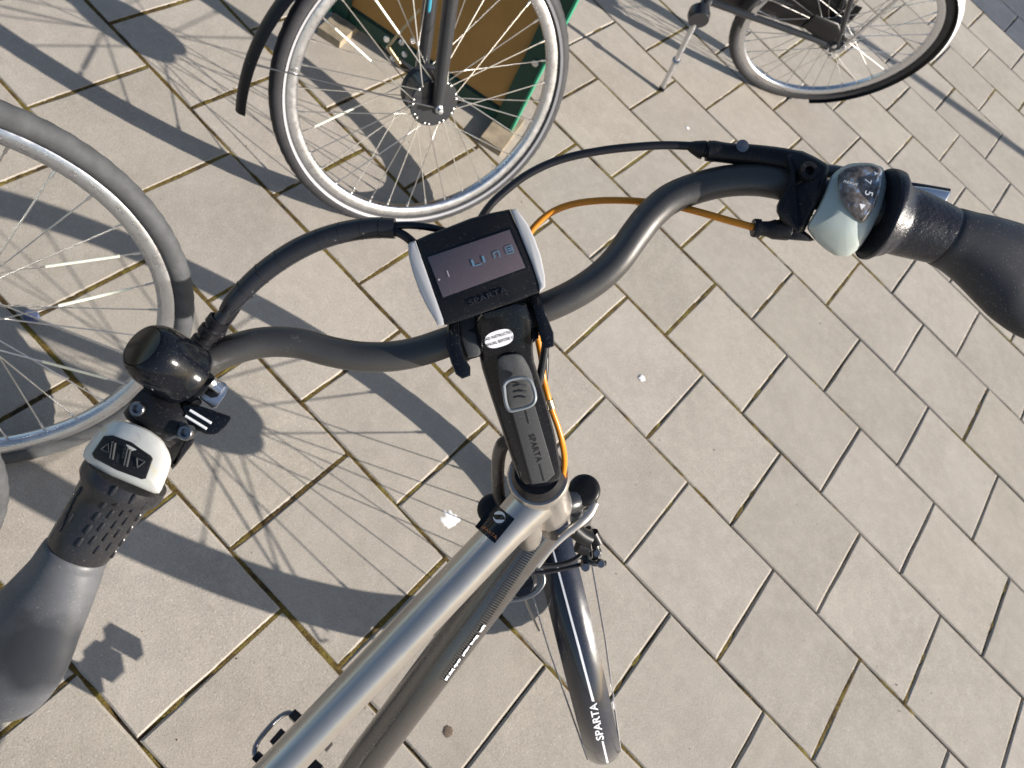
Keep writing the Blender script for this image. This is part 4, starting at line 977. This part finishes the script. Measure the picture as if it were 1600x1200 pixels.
obj('stay', sweep([cE + nrm * .066 + hE * .01, cE + nrm * .055 + hE * .0 + uE * .30], 0.006, 10), M['alu'], bE)
obj('seat_stay', sweep([cE + nrm * .06, cE - hE * .30 + uE * .50], 0.009, 12), M['darkmetal'], bE)
obj('seat_stay', sweep([cE - nrm * .06, cE - hE * .30 + uE * .50], 0.009, 12), M['darkmetal'], bE)
obj('carrier', join(box(cE + uE * .42 - hE * .02, hE * .20, nrm * .05, uE * .004), box(cE + uE * .30 - nrm * .07 - hE * .06, hE * .03, nrm * .012, uE * .10)), M['darkmetal'], bE)
obj('seat_tube', sweep([bbE, cE - hE * .36 + uE * .62], 0.017, 14), M['darkmetal'], bE)
obj('down_tube', sweep([bbE, cE - hE * 1.0 + uE * .42], 0.020, 14), M['darkmetal'], bE)
obj('fork', sweep([cE - hE * 1.10, cE - hE * 1.0 + uE * .45, cE - hE * .97 + uE * .62], 0.016, 14), M['darkmetal'], bE)
make_wheel(bE, cE - hE * 1.10, hE, uE, 36, tyre='tyre', hub_r=0.03, phase=0.09)
foot = G(1033, 141, 0.004); ktop = P(1092, 24, (bbE - CAM).dot(FW) - 0.03)
knee = foot + (ktop - foot) * 0.80
ks = obj('kickstand', sweep(catmull([foot, foot.lerp(knee, .33), foot.lerp(knee, .66), knee, ktop + (ktop - knee) * 0.1], 4), 0.0092, 14), M['alu'], bE)
obj('kickstand_foot', sweep([foot, foot.lerp(knee, .06)], 0.0112, 12), M['plastic'], ks)
obj('kickstand_joint', lathe([(0.013, -0.008), (0.0145, 0), (0.013, 0.008)], foot.lerp(knee, .52), FW, 16), M['alu'], ks)
obj('kickstand_mount', join(lathe([(0.032, -0.02), (0.036, 0), (0.032, 0.02)], ktop, nrm, 18), sweep([ktop, bbE], 0.018, 12)), M['darkmetal'], bE)

# slice of one more wheel at the left border
cD, hD, uD, nD = frame_of((-0.772, -1.749), 58.0, 20.0)
bD = empty('parked_bicycle', (cD.x, cD.y, 0))
tag(bD, 'bicycle cut off by the left edge, only a sliver of grey tyre showing', 'bicycle', 'parked bicycles standing around the silver one')
make_wheel(bD, cD, hD, uD, 32, tyre='tyre_grey', hub_r=0.024, phase=0.3, tr=0.0165)
crD = cD + uD * 0.43
for s in (-1, 1): obj('fork_leg', sweep([cD + nD * .05 * s, crD + nD * .05 * s], [0.010, 0.015], 14), M['darkmetal'], bD)
print('D right edge', [tuple(round(q) for q in pix(cD + 0.345 * (hD * math.cos(a) + uD * math.sin(a)))[:2]) for a in [i * PI / 6 for i in range(12)]])

# ------------------------------------------------------------------ ochre board in a green frame
b1 = G(792, 214); b2 = G(892, 0) ; edge = (b2 - b1)
print('board', b1, b2)
board = empty('display_board', b1)
tag(board, 'ochre panel in a bright green frame leaning behind the wheel with the large hub', 'board')
bx = (G(700, 152) - b1).normalized(); by = Vector((0, 0, 1))      # along the foot; upright
bn = bx.cross(by).normalized()
if bn.dot(CAM - b1) < 0: bn = -bn
BW, BH = 0.60, 0.90
org_ = b1 + Vector((0, 0, 0.02)) - bn * 0.016
obj('panel', box(org_ + bx * (BW / 2) + by * (BH / 2 + .02), bx * (BW / 2 - .04), by * (BH / 2 - .03), bn * .006), M['ochre'], board)
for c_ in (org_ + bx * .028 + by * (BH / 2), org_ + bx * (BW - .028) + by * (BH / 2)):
    obj('frame_rail', box(c_, bx * .026, by * (BH / 2), bn * .015), M['greenshade'], board)
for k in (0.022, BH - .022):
    obj('frame_rail', box(org_ + bx * (BW / 2) + by * k, bx * (BW / 2 - .057), by * .022, bn * .0145), M['greenshade'], board)
obj('lit_edge_strip', box(org_ - bx * .001 + by * (BH / 2), bx * .003, by * (BH / 2 + .002), bn * .019), M['green'], board)  # strip added to show the frame's edge as sunlit green
obj('lit_edge_strip', box(org_ + bx * (BW + .001) + by * (BH / 2), bx * .003, by * (BH / 2 + .002), bn * .019), M['green'], board)
for k in (.24, .6):
    obj('bolt', lathe([(0.009, 0), (0.009, 0.006), (0.001, 0.009)], org_ + bx * .02 + by * k + bn * .016, bn, 10), M['alu'], board)
for k in (0.02, BW - .05):
    obj('foot_block', box(b1 + bx * k + Vector((0, 0, .012)), bx * .035, bn * .085, Vector((0, 0, .012))), M['wood'], board)

# thin unseen post, added beyond the right edge to cast the top right shadow
sdv = Vector((-SH.x, -SH.y, 0)).normalized()
pb = G(1600, 240) + sdv * 2.6
post = empty('shadow_post', pb)
tag(post, 'slender grey post added unseen outside the right edge to cast the long shadow', 'post')
obj('pole', lathe([(0.030, 0), (0.030, 1.62), (0.026, 1.625)], pb, (0, 0, 1), 18), M['alu'], post)
obj('base_plate', lathe([(0.06, 0.0), (0.06, 0.006), (0.03, 0.012)], pb, (0, 0, 1), 18), M['alu'], post)
